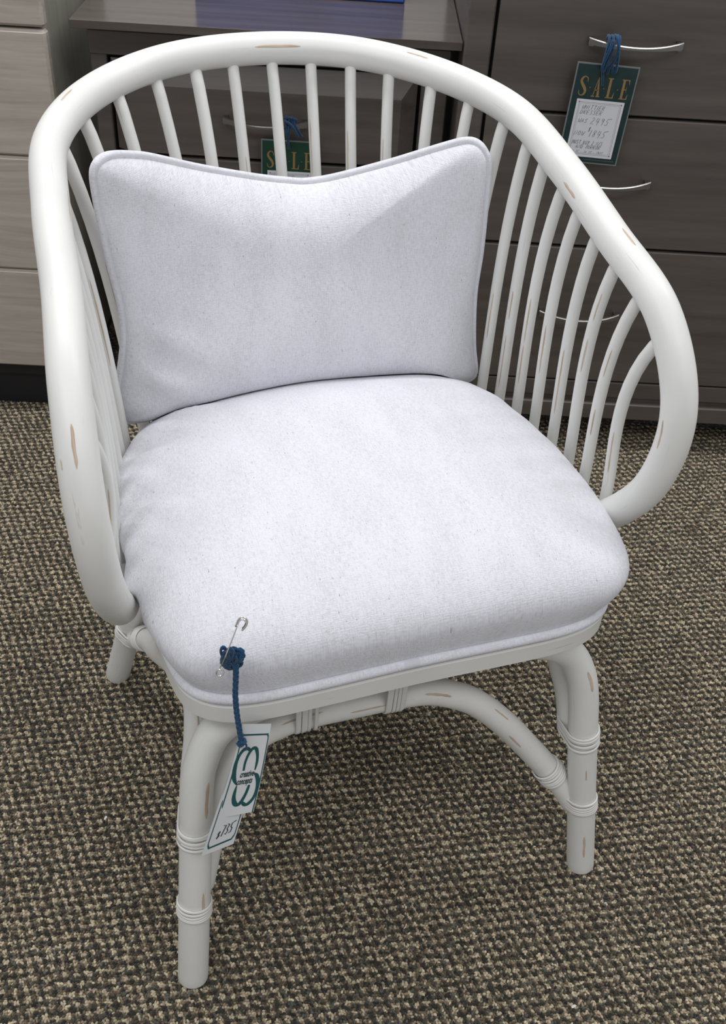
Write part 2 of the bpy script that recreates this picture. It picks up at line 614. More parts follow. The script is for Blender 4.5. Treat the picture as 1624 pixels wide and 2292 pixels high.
def carpet_pile(x0, x1, y0, y1, pitch):
    """Looped yarn tufts standing on the floor, as one instanced surface."""
    import numpy as np
    rg = np.random.default_rng(5)
    nx_, ny_ = int((x1 - x0) / pitch), int((y1 - y0) / (pitch * .9))
    gx, gy = np.meshgrid(np.arange(nx_), np.arange(ny_))
    gx, gy = gx.ravel(), gy.ravel()
    px = x0 + (gx + .5 * (gy % 2)) * pitch + rg.normal(0, pitch * .16, gx.size)
    py = y0 + gy * pitch * .9 + rg.normal(0, pitch * .16, gx.size)
    # yarn choice: pale tufts in staggered clusters over dark and brown ground
    wx = px + .0012 * np.sin(py * 190 + 3 * np.sin(px * 61))
    wy = py + .0012 * np.sin(px * 170 + 3 * np.sin(py * 53))
    kx, ky = 2 * np.pi / .0138, 2 * np.pi / .0126
    lat = np.sin(wx * kx + wy * ky * .5) + np.sin(wy * ky - wx * kx * .18)
    slow = np.sin(px * 37 + 2 * np.sin(py * 23)) * np.sin(py * 41 + 2 * np.sin(px * 29))
    v = lat * .60 + rg.normal(0, .33, gx.size) + .10 * slow
    pal = np.array([(.034, .031, .023), (.077, .065, .046), (.16, .122, .079), (.30, .242, .162), (.50, .43, .30), (.112, .116, .097)])
    idx = np.digitize(v, [-.55, -.05, .30, .62])
    grey = (rg.random(gx.size) < .12) & (idx < 3)
    idx[grey] = 5
    colr = pal[idx] * rg.normal(1, .16, (gx.size, 1)).clip(.6, 1.5)
    n_ = gx.size
    me = bpy.data.meshes.new('carpet_pile')
    me.vertices.add(n_)
    co = np.zeros((n_, 3))
    co[:, 0], co[:, 1] = px, py
    co[:, 2] = rg.normal(.0004, .0004, n_) + np.where(idx == 4, .0004, 0)
    me.vertices.foreach_set('co', co.ravel())
    at = me.attributes.new('yarn', 'FLOAT_COLOR', 'POINT')
    at.data.foreach_set('color', np.concatenate([colr, np.ones((n_, 1))], 1).ravel())
    at = me.attributes.new('turn', 'FLOAT_VECTOR', 'POINT')
    rot = np.zeros((n_, 3))
    rot[:, 0] = rg.normal(0, .35, n_)
    rot[:, 1] = rg.normal(0, .35, n_)
    rot[:, 2] = rg.uniform(0, np.pi, n_)
    at.data.foreach_set('vector', rot.ravel())
    at = me.attributes.new('size', 'FLOAT_VECTOR', 'POINT')
    sz = np.stack([rg.normal(1.30, .15, n_), rg.normal(.86, .1, n_), rg.normal(1.25, .18, n_)], 1)
    at.data.foreach_set('vector', (sz * pitch * .56).ravel())
    ob = bpy.data.objects.new('carpet_pile', me)
    COL.objects.link(ob)
    ob['kind'] = 'stuff'
    ob['label'] = 'brown and beige looped carpet pile under the armchair'
    ob['category'] = 'carpet'
    mt, nt, b = new_mat('looped_yarn')
    a_ = N(nt, 'ShaderNodeAttribute', attribute_type='INSTANCER', attribute_name='yarn')
    L(nt, a_.outputs['Color'], b.inputs['Base Color'])
    b.inputs['Roughness'].default_value = 0.9
    b.inputs['Specular IOR Level'].default_value = 0.15
    b.inputs['Sheen Weight'].default_value = 0.2
    ng = bpy.data.node_groups.new('pile', 'GeometryNodeTree')
    ng.interface.new_socket('Geometry', in_out='INPUT', socket_type='NodeSocketGeometry')
    ng.interface.new_socket('Geometry', in_out='OUTPUT', socket_type='NodeSocketGeometry')
    gi, go = ng.nodes.new('NodeGroupInput'), ng.nodes.new('NodeGroupOutput')
    sp_ = ng.nodes.new('GeometryNodeMeshIcoSphere')
    sp_.inputs['Radius'].default_value = 1.0
    sp_.inputs['Subdivisions'].default_value = 2
    sm = ng.nodes.new('GeometryNodeSetShadeSmooth')
    sm_ = ng.nodes.new('GeometryNodeSetMaterial')
    sm_.inputs['Material'].default_value = mt
    ip = ng.nodes.new('GeometryNodeInstanceOnPoints')
    na = []
    for nm in ('turn', 'size'):
        q = ng.nodes.new('GeometryNodeInputNamedAttribute')
        q.data_type = 'FLOAT_VECTOR'
        q.inputs['Name'].default_value = nm
        na.append(q)
    er = ng.nodes.new('FunctionNodeEulerToRotation')
    lk = ng.links.new
    lk(sp_.outputs['Mesh'], sm.inputs['Geometry'])
    lk(sm.outputs['Geometry'], sm_.inputs['Geometry'])
    lk(gi.outputs[0], ip.inputs['Points'])
    lk(sm_.outputs['Geometry'], ip.inputs['Instance'])
    lk(na[0].outputs['Attribute'], er.inputs[0])
    lk(er.outputs[0], ip.inputs['Rotation'])
    lk(na[1].outputs['Attribute'], ip.inputs['Scale'])
    lk(ip.outputs['Instances'], go.inputs[0])
    md = ob.modifiers.new('pile', 'NODES')
    md.node_group = ng
    return ob


carpet_pile(-.98, 1.10, -.64, .82, .0033)
wb = boxobj('wall_back', M['wall'], None, (X0, X1, 1.9, 2.0, 0, 2.7))
wb['kind'] = 'structure'

# ------------------------------------------------------------------ chair
chair = empty('rattan_armchair', (0, 0, 0), 'white painted rattan barrel armchair with spindle back and linen seat', 'armchair', rz=A)
RR = 0.019
half = [(0, .3288, .8691), (.1162, .31, .865), (.2121, .2491, .852), (.2689, .1514, .8366), (.284, .0374, .81), (.2892, -.0769, .7788),
        (.298, -.1836, .7421), (.302, -.246, .6615), (.296, -.2442, .5618), (.2831, -.1909, .4754)]
full = [(-x, y, z) for x, y, z in half[1:][::-1]] + half
tail = [(.275, -.156, .459)]
rim_pts = spline([(-x, y, z) for x, y, z in tail] + full + tail, 12)
mb = MB()
tube(mb, rim_pts, RR, 32, round_end=0.006)


def near_frac(pts, p):
    p = V(p)
    best, k = 9, 0
    lens = [0]
    for i in range(1, len(pts)):
        lens.append(lens[-1] + (pts[i] - pts[i - 1]).length)
    for i, q in enumerate(pts):
        d = (q - p).length
        if d < best:
            best, k = d, i
    return lens[k] / lens[-1], (p - pts[k])


RIM_WEAR = []   # filled below: (surface point a, surface point b, half width)
RIM_WEAR = [((-.0067, .3115, .877), (.0432, .3086, .8749), .0026), ((.17, .2712, .8744), (.1941, .2561, .872), .0022), ((-.2519, .1976, .863), (-.2353, .2175, .8663), .0022),
            ((-.2647, .0522, .8198), (-.2683, .0069, .8094), .0016), ((.2677, .0098, .8089), (.269, -.0262, .7989), .0028), ((.29, -.095, .7933), (.2931, -.1207, .7866), .0026),
            ((.2829, -.2489, .6516), (.2818, -.2556, .6192), .0020), ((-.302, -.2209, .7349), (-.3039, -.2475, .7015), .0027), ((-.3157, -.2358, .7071), (-.3162, -.243, .698), .0012)]
for a, b, ww in RIM_WEAR:
    f0, d0 = near_frac(rim_pts, a)
    f1, d1 = near_frac(rim_pts, b)
    patch(mb, rim_pts, RR, f0, f1, (d0 + d1), ww * .62)
mb.build('rim_tube', [M['paint'], M['cane']], chair)

# lower ring the spindles stand in
ring_ctl = [(.288, -.165, .454), (.293, -.11, .446), (.296, -.05, .44), (.291, .01, .43), (.276, .06, .424), (.246, .115, .42), (.19, .16, .416), (.12, .185, .412), (.06, .195, .408),
            (.01, .198, .405), (-.04, .195, .405), (-.10, .182, .405), (-.15, .158, .405), (-.195, .12, .405), (-.228, .07, .405), (-.248, .01, .410), (-.264, -.06, .430),
            (-.276, -.12, .450), (-.283, -.165, .458)]
ring_pts = spline(ring_ctl, 8)
mb = MB()
tube(mb, ring_pts, 0.0128, 20, round_end=0.004)
mb.build('seat_ring', M['paint'], chair)

# spindles
RL = [0]
for i in range(1, len(rim_pts)):
    RL.append(RL[-1] + (rim_pts[i] - rim_pts[i - 1]).length)


def rim_at(s):      # s measured from the middle of the back
    t = RL[-1] / 2 + s
    for i in range(1, len(RL)):
        if RL[i] >= t:
            return rim_pts[i - 1].lerp(rim_pts[i], (t - RL[i - 1]) / (RL[i] - RL[i - 1]))
    return rim_pts[-1]


tops = [.735, .678, .625, .582, .533, .489, .437, .393, .340, .280, .223, .165, .115, .064, .014,
        -.036, -.086, -.141, -.200, -.268, -.335, -.398, -.437, -.489, -.533, -.582, -.625, -.678, -.735]
GL = [0]
for i in range(1, len(ring_pts)):
    GL.append(GL[-1] + (ring_pts[i] - ring_pts[i - 1]).length)


def ring_at(u):      # u measured from the middle of the ring, positive to the right
    t = GL[-1] / 2 - u
    for i in range(1, len(GL)):
        if GL[i] >= t:
            return ring_pts[i - 1].lerp(ring_pts[i], (t - GL[i - 1]) / (GL[i] - GL[i - 1]))
    return ring_pts[-1]


feet = [.54, .505, .460, .413, .368, .330, .297, .265, .222, .188, .157, .125, .084, .042, .001,
        -.042, -.080, -.105, -.158, -.190, -.240, -.298, -.330, -.358, -.398, -.438, -.476, -.512, -.54]
bows = [.018, .0135, .011, .009, .010, .010, .007, .010, .0125, .0125, .0125, .0125, .014, .010, .014,
        .008, .014, .011, .0125, .0135, .012, .010, .009, .010, .010, .010, .011, .0135, .020]
tops[:8] = [.722, .666, .613, .566, .521, .480, .430, .388]
SR = 0.0073
for k, (s, u, bw) in enumerate(zip(tops, feet, bows)):
    T = rim_at(s)
    B = ring_at(u)
    if k in (0, len(tops) - 1):
        B = V((.293 if k == 0 else -.291, -.176, .474))
    inward = V((-T.x, -(T.y - 0.02), 0))
    if T.y < 0.10:
        inward = V((-math.copysign(0.8, T.x), 0.6, 0))
    inward.normalize()
    P = []
    for i in range(15):
        t = i / 14
        q = T.lerp(B, t)
        # bow strongest in the upper third, straight below
        bow = bw * 1.12 * (t ** .85) * ((1 - t) ** 1.7) / .197
        P.append(q + inward * bow)
    mb = MB()
    sr = SR * random.uniform(0.96, 1.05)
    tube(mb, P, sr, 14)
    if k < 14 and k % 1 == 0:
        for c in range(2):
            s0 = random.uniform(0.12, 0.62)
            patch(mb, P, sr, s0, s0 + random.uniform(0.10, 0.22), (-.75, -.55, 0.1), random.uniform(.0006, .0012))
    elif k in (14, 13, 15, 17) or random.random() < .4:
        s0 = random.uniform(0.25, 0.4)
        patch(mb, P, sr, s0, s0 + .25, (.15, -.9, 0.3), .0009)
    mb.build('spindle', [M['paint'], M['cane']], chair)

# seat band (bent wooden frame under the cushion)
seam_half = [(0, -.3275), (.10, -.329), (.165, -.3285), (.205, -.320), (.230, -.300), (.241, -.265), (.247, -.20), (.252, -.12), (.250, -.05), (.242, .01), (.222, .06),
             (.19, .10), (.14, .13), (.07, .148), (0, .153)]
seam2 = seam_half + [(-x, y) for x, y in seam_half[1:-1][::-1]]
seam = spline([(x, y, 0) for x, y in seam2], 6, closed=True)


def offset2(pts, d):
    n = len(pts)
    out = []
    for i in range(n):
        t = (pts[(i + 1) % n] - pts[i - 1]).normalized()
        out.append(pts[i] + V((t.y, -t.x, 0)) * d)
    return out


mb = MB()
prof = [(0.003, .4205), (0.0045, .4225), (0.0045, .444), (0.003, .4465), (-.004, .448), (-.02, .448), (-.02, .4205)]
rings = [[p + V((0, 0, z)) for p in offset2(seam, d)] for d, z in prof]
n = len(seam)
vs, uvs = [], []
cl = 0
for q, ring in enumerate(rings):
    u = 0
    for i, p in enumerate(ring):
        vs.append(p)
        uvs.append((i / n * 1.6, prof[q][1] - prof[q][0]))
fs = []
for q in range(len(rings)):
    q2 = (q + 1) % len(rings)
    for i in range(n):
        i2 = (i + 1) % n
        fs.append([q * n + i, q * n + i2, q2 * n + i2, q2 * n + i])
mb.add(vs, fs, 0, True, uvs)
# plywood deck inside the band
band_deck = [p + V((0, 0, .432)) for p in offset2(seam, -.018)]
mb.add(band_deck, [list(range(n))], 0, False)
sb_ = mb.build('seat_band', M['paint'], chair)
sb_.data.set_sharp_from_angle(angle=math.radians(28))

# front legs: one bent tube, legs and top rail, feet splayed
def leg_pt(s, z):
    return V((s * (.2651 - .102 * z), -(.3628 - .1797 * z), z))


def tube_with_wear(name, pts, r, wear, parent=chair, seg=24, round_end=0.004):
    mb = MB()
    tube(mb, pts, r, seg, round_end=round_end)
    for (s0, s1, d, ww) in wear:
        patch(mb, pts, r, s0, s1, d, ww)
    return mb.build(name, [M['paint'], M['cane']], parent)


LR = 0.0183
for s in (-1, 1):
    P = [leg_pt(s, .004), leg_pt(s, .08), leg_pt(s, .16), leg_pt(s, .24), leg_pt(s, .298), V((s * .2265, -.302, .336)), V((s * .208, -.294, .370)), V((s * .172, -.288, .389)),
         V((s * .125, -.286, .393)), V((s * .06, -.285, .393)), V((s * .002, -.285, .393))]
    vdir = (-.3, -.9, .3)
    if s > 0:
        wear = [(.055, .125, (-.25, -.95, .1), .0016), (.545, .60, (.15, -.9, .4), .0022), (.30, .33, (-.2, -.9, .1), .0008)]
    else:
        wear = [(.185, .27, (.35, -.9, .1), .0018), (.46, .55, (.42, -.85, .1), .0024)]
    tube_with_wear('front_leg', spline(P, 8), LR, wear)

# back legs
for s in (-1, 1):
    P = [V((s * .284, .1434, .004)), V((s * .2585, .12, .12)), V((s * .241, .100, .20)), V((s * .215, .075, .31)), V((s * .195, .055, .425))]
    tube_with_wear('back_leg', spline(P, 6), LR, [])

# front arch brace
P = [(.247, -.333, .112), (.224, -.318, .150), (.179, -.300, .212), (.137, -.293, .269), (.098, -.288, .311), (.0625, -.286, .335), (.034, -.285, .347), (-.004, -.285, .352),
     (-.046, -.285, .353), (-.098, -.285, .354), (-.135, -.286, .350), (-.172, -.289, .334), (-.203, -.294, .29), (-.222, -.305, .21), (-.240, -.320, .135)]
arch = spline(P, 6)
tube_with_wear('front_brace', arch, .0163, [(.40, .445, (-.1, -.8, .6), .0016), (.20, .245, (-.4, -.85, .3), .0013), (.27, .31, (.1, -.6, .8), .0010), (.60, .66, (0, -.7, .7), .0014), (.505, .56, (0, -.9, .3), .0010)])

# side braces
for s in (-1, 1):
    P = [(s * .254, .108, .114), (s * .2375, .054, .160), (s * .2345, -.05, .249), (s * .231, -.15, .339), (s * .2285, -.205, .386), (s * .223, -.236, .394), (s * .2175, -.248, .366),
         (s * .222, -.262, .325), (s * .232, -.281, .28), (s * .2378, -.2985, .228)]
    tube_with_wear('side_brace', spline(P, 7), .0163, [(.75, .80, (-.2, -.9, .2), .0012)])


# cane wraps binding the tubes
def hull_loop(c, axis, circles, n=40):
    """Outline of the convex hull of circles (offset, radius) in the plane through c square to axis."""
    axis = V(axis).normalized()
    e1 = axis.orthogonal().normalized()
    e2 = axis.cross(e1)
    out = []
    for i in range(n):
        a = 2 * PI * i / n
        d = e1 * math.cos(a) + e2 * math.sin(a)
        best = max(circles, key=lambda q: V(q[0]).dot(d) + q[1])
        out.append(V(c) + V(best[0]) + d * best[1])
    return out


def wrap(name, c, axis, circles, turns=6, pitch=.0040, rs=.0022, parent=chair, tilt=0.0):
    axis = V(axis).normalized()
    mb = MB()
    for k in range(turns):
        z = (k - (turns - 1) / 2) * pitch
        ax2 = (axis + axis.orthogonal() * random.uniform(-.08, .08) * (1 + tilt)).normalized()
        loop = hull_loop(V(c) + axis * z, ax2, [(o, r + .0012 + random.uniform(0, .0006)) for o, r in circles])
        # flat cane strip: slightly widened along the axis
        pts = loop
        T, Ns = frames(pts, True)
        vs, uvs, fs = [], [], []
        seg = 8
        n = len(pts)
        for i, p in enumerate(pts):
            out = (p - V(c))
            out = (out - axis * out.dot(axis)).normalized()
            for j in range(seg):
                a = 2 * PI * j / seg
                vs.append(p + out * math.cos(a) * rs * .62 + axis * math.sin(a) * rs)
                uvs.append((i / n * .12 + k, math.cos(a) * .003))
        for i in range(n):
            for j in range(seg):
                i2, j2 = (i + 1) % n, (j + 1) % seg
                fs.append([i * seg + j, i * seg + j2, i2 * seg + j2, i2 * seg + j])
        mb.add(vs, fs, 0, True, uvs)
        if random.random() < .35:     # bare stretch of strip
            i0 = random.randrange(n)
            fs2 = []
            base = [v + (v - V(c)).normalized() * .00035 for v in vs]
            for i in range(i0, i0 + 3):
                for j in (0,):
                    fs2.append([(i % n) * seg + j, (i % n) * seg + (j + 1) % seg, ((i + 1) % n) * seg + (j + 1) % seg, ((i + 1) % n) * seg + j])
            mb.add(base, fs2, 1, True, uvs)
    return mb.build(name, [M['paint'], M['cane']], parent)


for s in (-1, 1):
    ax = leg_pt(s, .2) - leg_pt(s, .1)
    c = leg_pt(s, .238)
    wrap('cane_wrap', c, ax, [((0, 0, 0), LR), (V((s * -.003, .0225, 0)), .0163)], 6)
    c = leg_pt(s, .124)
    wrap('cane_wrap', c, ax, [((0, 0, 0), LR)] if s < 0 else [((0, 0, 0), LR), (V((-.006, .010, 0)), .0163)], 5)
    c = V((s * .2585, .12, .12))
    wrap('cane_wrap', c, (s * -.0255, -.0234, .116), [((0, 0, 0), LR), (V((s * -.004, -.012, 0)), .0163)], 5)
    # short wrap round the brace itself next to the leg
    wrap('cane_wrap', V((s * .2415, .072, .1455)), (s * -.22, -.72, .62), [((0, 0, 0), .0163)], 6, .0042)
wrap('cane_wrap', (.212, -.3135, .166), (-.5, .2, .72), [((0, 0, 0), .0163)], 6, .0042)
wrap('cane_wrap', (-.112, -.2852, .354), (1, 0, 0), [((0, 0, 0), .0163), (V((0, 0, .039)), LR)], 6, .0042)
wrap('cane_wrap', (-.008, -.2852, .353), (1, 0, -.05), [((0, 0, 0), .0163), (V((0, 0, .040)), LR)], 6, .0042)

# ------------------------------------------------------------------ seat cushion
wide_half = [(0, -.336), (.11, -.338), (.175, -.337), (.214, -.330), (.241, -.310), (.256, -.277), (.265, -.22), (.270, -.15), (.268, -.075), (.258, -.005), (.238, .05), (.205, .098),
             (.155, .133), (.08, .152), (0, .158)]
wide_right = [(0, -.331), (.11, -.333), (.175, -.333), (.218, -.328), (.248, -.308), (.264, -.277), (.274, -.22), (.277, -.15), (.272, -.075)] + wide_half[9:]
wide_left = [(0, -.331), (.11, -.332), (.175, -.331), (.212, -.324), (.238, -.306), (.253, -.275)] + wide_half[6:]
wide2 = wide_right + [(-x, y) for x, y in wide_left[1:-1][::-1]]
wide = spline([(x, y, 0) for x, y in wide2], 6, closed=True)
seam_c = offset2(seam, -.001)
ctr = V((0, -.09, 0))
Z0, ZW, ZT = .4570, .492, .5560
rows = []
for i in range(7):
    t = i / 7
    e = math.sin(t * PI / 2)
    rows.append(('side', e, Z0 + (ZW - Z0) * t))
K = 30
for i in range(K):
    k = math.cos(i / (K - 1) * PI / 2) if i < K - 1 else 0.0
    rows.append(('top', k, ZW + (ZT - ZW) * (max(0, 1 - k ** 3.6)) ** 0.52))
vs, uvs = [], []
n = len(wide)
for typ, a, z in rows:
    for i in range(n):
        if typ == 'side':
            p = seam_c[i].lerp(wide[i], a)
        else:
            p = ctr.lerp(wide[i], a)
        zz = z
        # pulled creases on the left and right rear edges
        edge = math.exp(-((a - .92) / .16) ** 2) if typ == 'top' else (a if typ == 'side' else 0)
        if p.x < -.12:
            g = max(0, min(1, (p.y + .24) / .08)) * max(0, min(1, (.12 - p.y) / .05))
            fold = math.sin((p.y + .35 * p.x) * 2 * PI / .052) * .6 + math.sin((p.y - .2 * p.x) * 2 * PI / .083 + 1)
            zz += .0085 * g * edge * fold
            p = p + V((.0055 * g * edge * fold, 0, 0))
        if p.x > .12 and p.y > -.14:
            fold = math.sin((p.y - .5 * p.x) * 2 * PI / .06)
            zz += .0006 * edge * fold * max(0, min(1, (p.y + .14) / .06))
        bk = max(0, min(1, (p.y - .01) / .13))
        if typ == 'top':
            zz -= .030 * bk * bk * (3 - 2 * bk) * (zz - ZW) / (ZT - ZW)
        zz += .0022 * noise.noise(V((p.x * 9, p.y * 9, 2.3))) * (1 if typ == 'top' else .4)
        vs.append(V((p.x, p.y, zz)))
        if typ == 'side':
            nn = (wide[i] - ctr).normalized()
            uvs.append((p.x + nn.x * (ZW - z), p.y + nn.y * (ZW - z)))
        else:
            uvs.append((p.x, p.y))
fs = []
for q in range(len(rows) - 1):
    for i in range(n):
        i2 = (i + 1) % n
        fs.append([q * n + i, q * n + i2, (q + 1) * n + i2, (q + 1) * n + i])
fs.append(list(range(n))[::-1])
mb = MB()
mb.add(vs, fs, 0, True, uvs)
seat = mb.build('seat_cushion', M['cushion'], chair)
mb = MB()
from mathutils.bvhtree import BVHTree
seat_bvh = BVHTree.FromPolygons([tuple(v.co) for v in seat.data.vertices], [list(p.vertices) for p in seat.data.polygons])


def above_seat(p, gap):
    h = seat_bvh.ray_cast(V((p.x, p.y, .75)), V((0, 0, -1)))
    if h[0] is not None and p.z < h[0].z + gap:
        return V((p.x, p.y, h[0].z + gap))
    return p


welt = [p + V((0, 0, .4540)) for p in offset2(seam, .0010)]
tube(mb, welt, .0060, 10, closed=True)
mb.build('welt', M['cushion'], seat)

# ------------------------------------------------------------------ lumbar pillow
PB = [(-0.2385, 0.0936, 0.8223),
      (-0.2339, 0.095, 0.8332),
      (-0.2244, 0.1034, 0.8359),
      (-0.2118, 0.1142, 0.8334),
      (-0.1916, 0.1303, 0.8256),
      (-0.1709, 0.1453, 0.8163),
      (-0.1114, 0.1803, 0.7873),
      (-0.0435, 0.2018, 0.7644),
      (0.0022, 0.2071, 0.7546),
      (0.03, 0.2051, 0.7521),
      (0.0685, 0.2, 0.7569),
      (0.1311, 0.1827, 0.7757),
      (0.187, 0.1529, 0.8026),
      (0.2086, 0.1382, 0.8129),
      (0.2196, 0.13, 0.8125),
      (0.228, 0.1236, 0.8036),
      (0.2326, 0.1199, 0.7885),
      (0.2348, 0.1182, 0.7474),
      (0.2374, 0.118, 0.6767),
      (0.2366, 0.118, 0.614),
      (0.2441, 0.118, 0.5393),
      (0.2526, 0.118, 0.4956),
      (0.2482, 0.118, 0.4831),
      (0.2328, 0.1186, 0.4836),
      (0.165, 0.120, 0.500),
      (0.08, 0.124, 0.509),
      (0, 0.124, 0.511),
      (-0.08, 0.118, 0.510),
      (-0.165, 0.106, 0.503),
      (-0.2264, 0.096, 0.505),
      (-0.2393, 0.096, 0.5118),
      (-0.2442, 0.096, 0.5278),
      (-0.238, 0.096, 0.5621),
      (-0.2275, 0.096, 0.6159),
      (-0.2259, 0.096, 0.6623),
      (-0.2316, 0.096, 0.7126),
      (-0.2357, 0.096, 0.7549),
      (-0.2382, 0.096, 0.795)]


def ymid_at(x, z):      # the pillow follows the curve of the chair back
    top = max(0, min(1, (z - .5) / .28))
    return .118 - .024 * max(0, -x / .235) + (.092 * top + .022 * (1 - top)) * max(0, 1 - (x / .235) ** 2)


base = ROT @ V((0, .10, .545))
pil = empty('lumbar_pillow', base, 'white linen lumbar pillow with corded edge leaning in the rattan armchair', 'pillow', rz=A)
PO = V((0, .10, .545))
bnd = spline(PB, 6, closed=True)
# welt centre line sits a little inside the measured outline
cen = V((0, .135, .655))


def inset(p, d):
    q = (p - cen)
    f = max(0.0, 1 - d / V((q.x, 0, q.z)).length)
    return V((cen.x + q.x * f, p.y, cen.z + q.z * f))


bw = [inset(p, .0055) for p in bnd]
n = len(bw)
mb = MB()
K = 26
for side in (1, -1):
    vs, uvs = [], []
    for q in range(K + 1):
        rho = math.sin((1 - q / K) * PI / 2) if q < K else 0.0
        for i in range(n):
            b = bw[i]
            x, z = cen.x + (b.x - cen.x) * rho, cen.z + (b.z - cen.z) * rho
            # mid surface follows the curved chair back; cushion thickness swells from the seams
            yb = ymid_at(x, z) + (b.y - ymid_at(b.x, b.z)) * rho ** 6
            ub = min(1, abs(x) / .238)
            ed = 1 - rho
            swell = (1 - rho ** 3.6) ** .55
            cor = 1 - .25 * (ub ** 4)
            if side > 0:
                low = max(0, min(1, (.68 - z) / .14))
                low = low * low * (3 - 2 * low)
                th = (.054 + .010 * low * (1 - ub ** 4)) * swell * cor
                y = yb - th
                z -= .010 * low * swell * (1 - ub ** 6)
                y += .0025 * noise.noise(V((x * 11, z * 11, 5.1))) * min(1, 3 * (1 - rho))
                dx, dz = x + .185, z - .585
                y += .006 * math.sin((dx * .8 + dz * 1.2) * 2 * PI / .075) * math.exp(-(dx * dx + dz * dz) / .0022) * min(1, 5 * (1 - rho))
            else:
                y = yb + .016 * swell * cor
            vs.append(above_seat(V((x, y, z)), .0022))
            uvs.append((x, z) if side > 0 else (x + 3, z))
    fs = []
    for q in range(K):
        for i in range(n):
            i2 = (i + 1) % n
            f = [q * n + i, q * n + i2, (q + 1) * n + i2, (q + 1) * n + i]
            fs.append(f if side < 0 else f[::-1])
    mb.add(vs, fs, 0, True, uvs)
pc = mb.build('pillow_cover', M['pillow'], pil, PO)
mb = MB()
tube(mb, bw, .0055, 12, closed=True)
mb.build('welt', M['pillow'], pil, PO)


# ------------------------------------------------------------------ print helpers
def ribbon(mb, pts, width, frame, mi=0, lift=.0002):
    """Flat printed stroke. pts in card coords (s,t[,w]); frame maps (s,t,lift) to 3D."""
    n = len(pts)
    vs = []
    for i, p in enumerate(pts):
        a = pts[max(0, i - 1)]
        b = pts[min(n - 1, i + 1)]
        dx, dy = b[0] - a[0], b[1] - a[1]
        l = math.hypot(dx, dy) or 1
        w_ = (p[2] if len(p) > 2 else width) / 2
        vs.append(frame(p[0] - dy / l * w_, p[1] + dx / l * w_, lift))
        vs.append(frame(p[0] + dy / l * w_, p[1] - dx / l * w_, lift))
    mb.add(vs, [[2 * i, 2 * i + 1, 2 * i + 3, 2 * i + 2] for i in range(n - 1)], mi, False)


def poly(mb, pts, frame, mi=0, lift=.0002):
    mb.add([frame(x, y, lift) for x, y in pts], [list(range(len(pts)))], mi, False)


def smooth2(pts, n=6):
    P = spline([(p[0], p[1], p[2] if len(p) > 2 else 0) for p in pts], n)
    return [(p.x, p.y, p.z) for p in P]


def font_polys(txt, shear=0.0, bold=0.0, sp=1.0):
    cu = bpy.data.curves.new('t', 'FONT')
    cu.body = txt
    cu.size = 1.0
    cu.shear = shear
    cu.offset = bold
    cu.space_character = sp
    cu.resolution_u = 4
    ob = bpy.data.objects.new('t', cu)
    COL.objects.link(ob)
    dg = bpy.context.evaluated_depsgraph_get()
    me = bpy.data.meshes.new_from_object(ob.evaluated_get(dg))
    vs = [v.co.copy() for v in me.vertices]
    fs = [list(p.vertices) for p in me.polygons]
    bpy.data.objects.remove(ob)
    bpy.data.curves.remove(cu)
    bpy.data.meshes.remove(me)
    return vs, fs


def put_text(mb, txt, frame, x0, y0, x1, h, mi=0, shear=0.0, bold=0.0, slope=0.0, lift=.0002):
    """Fit txt between x0 and x1 on a baseline y0 (t grows downwards), x-height scale h."""
    vs, fs = font_polys(txt, shear, bold)
    a = min(v.x for v in vs)
    b = max(v.x for v in vs)
    out = [frame(x0 + (v.x - a) / (b - a) * (x1 - x0), y0 - v.y * h + slope * (v.x - a) / (b - a), lift) for v in vs]
    mb.add(out, fs, mi, False)


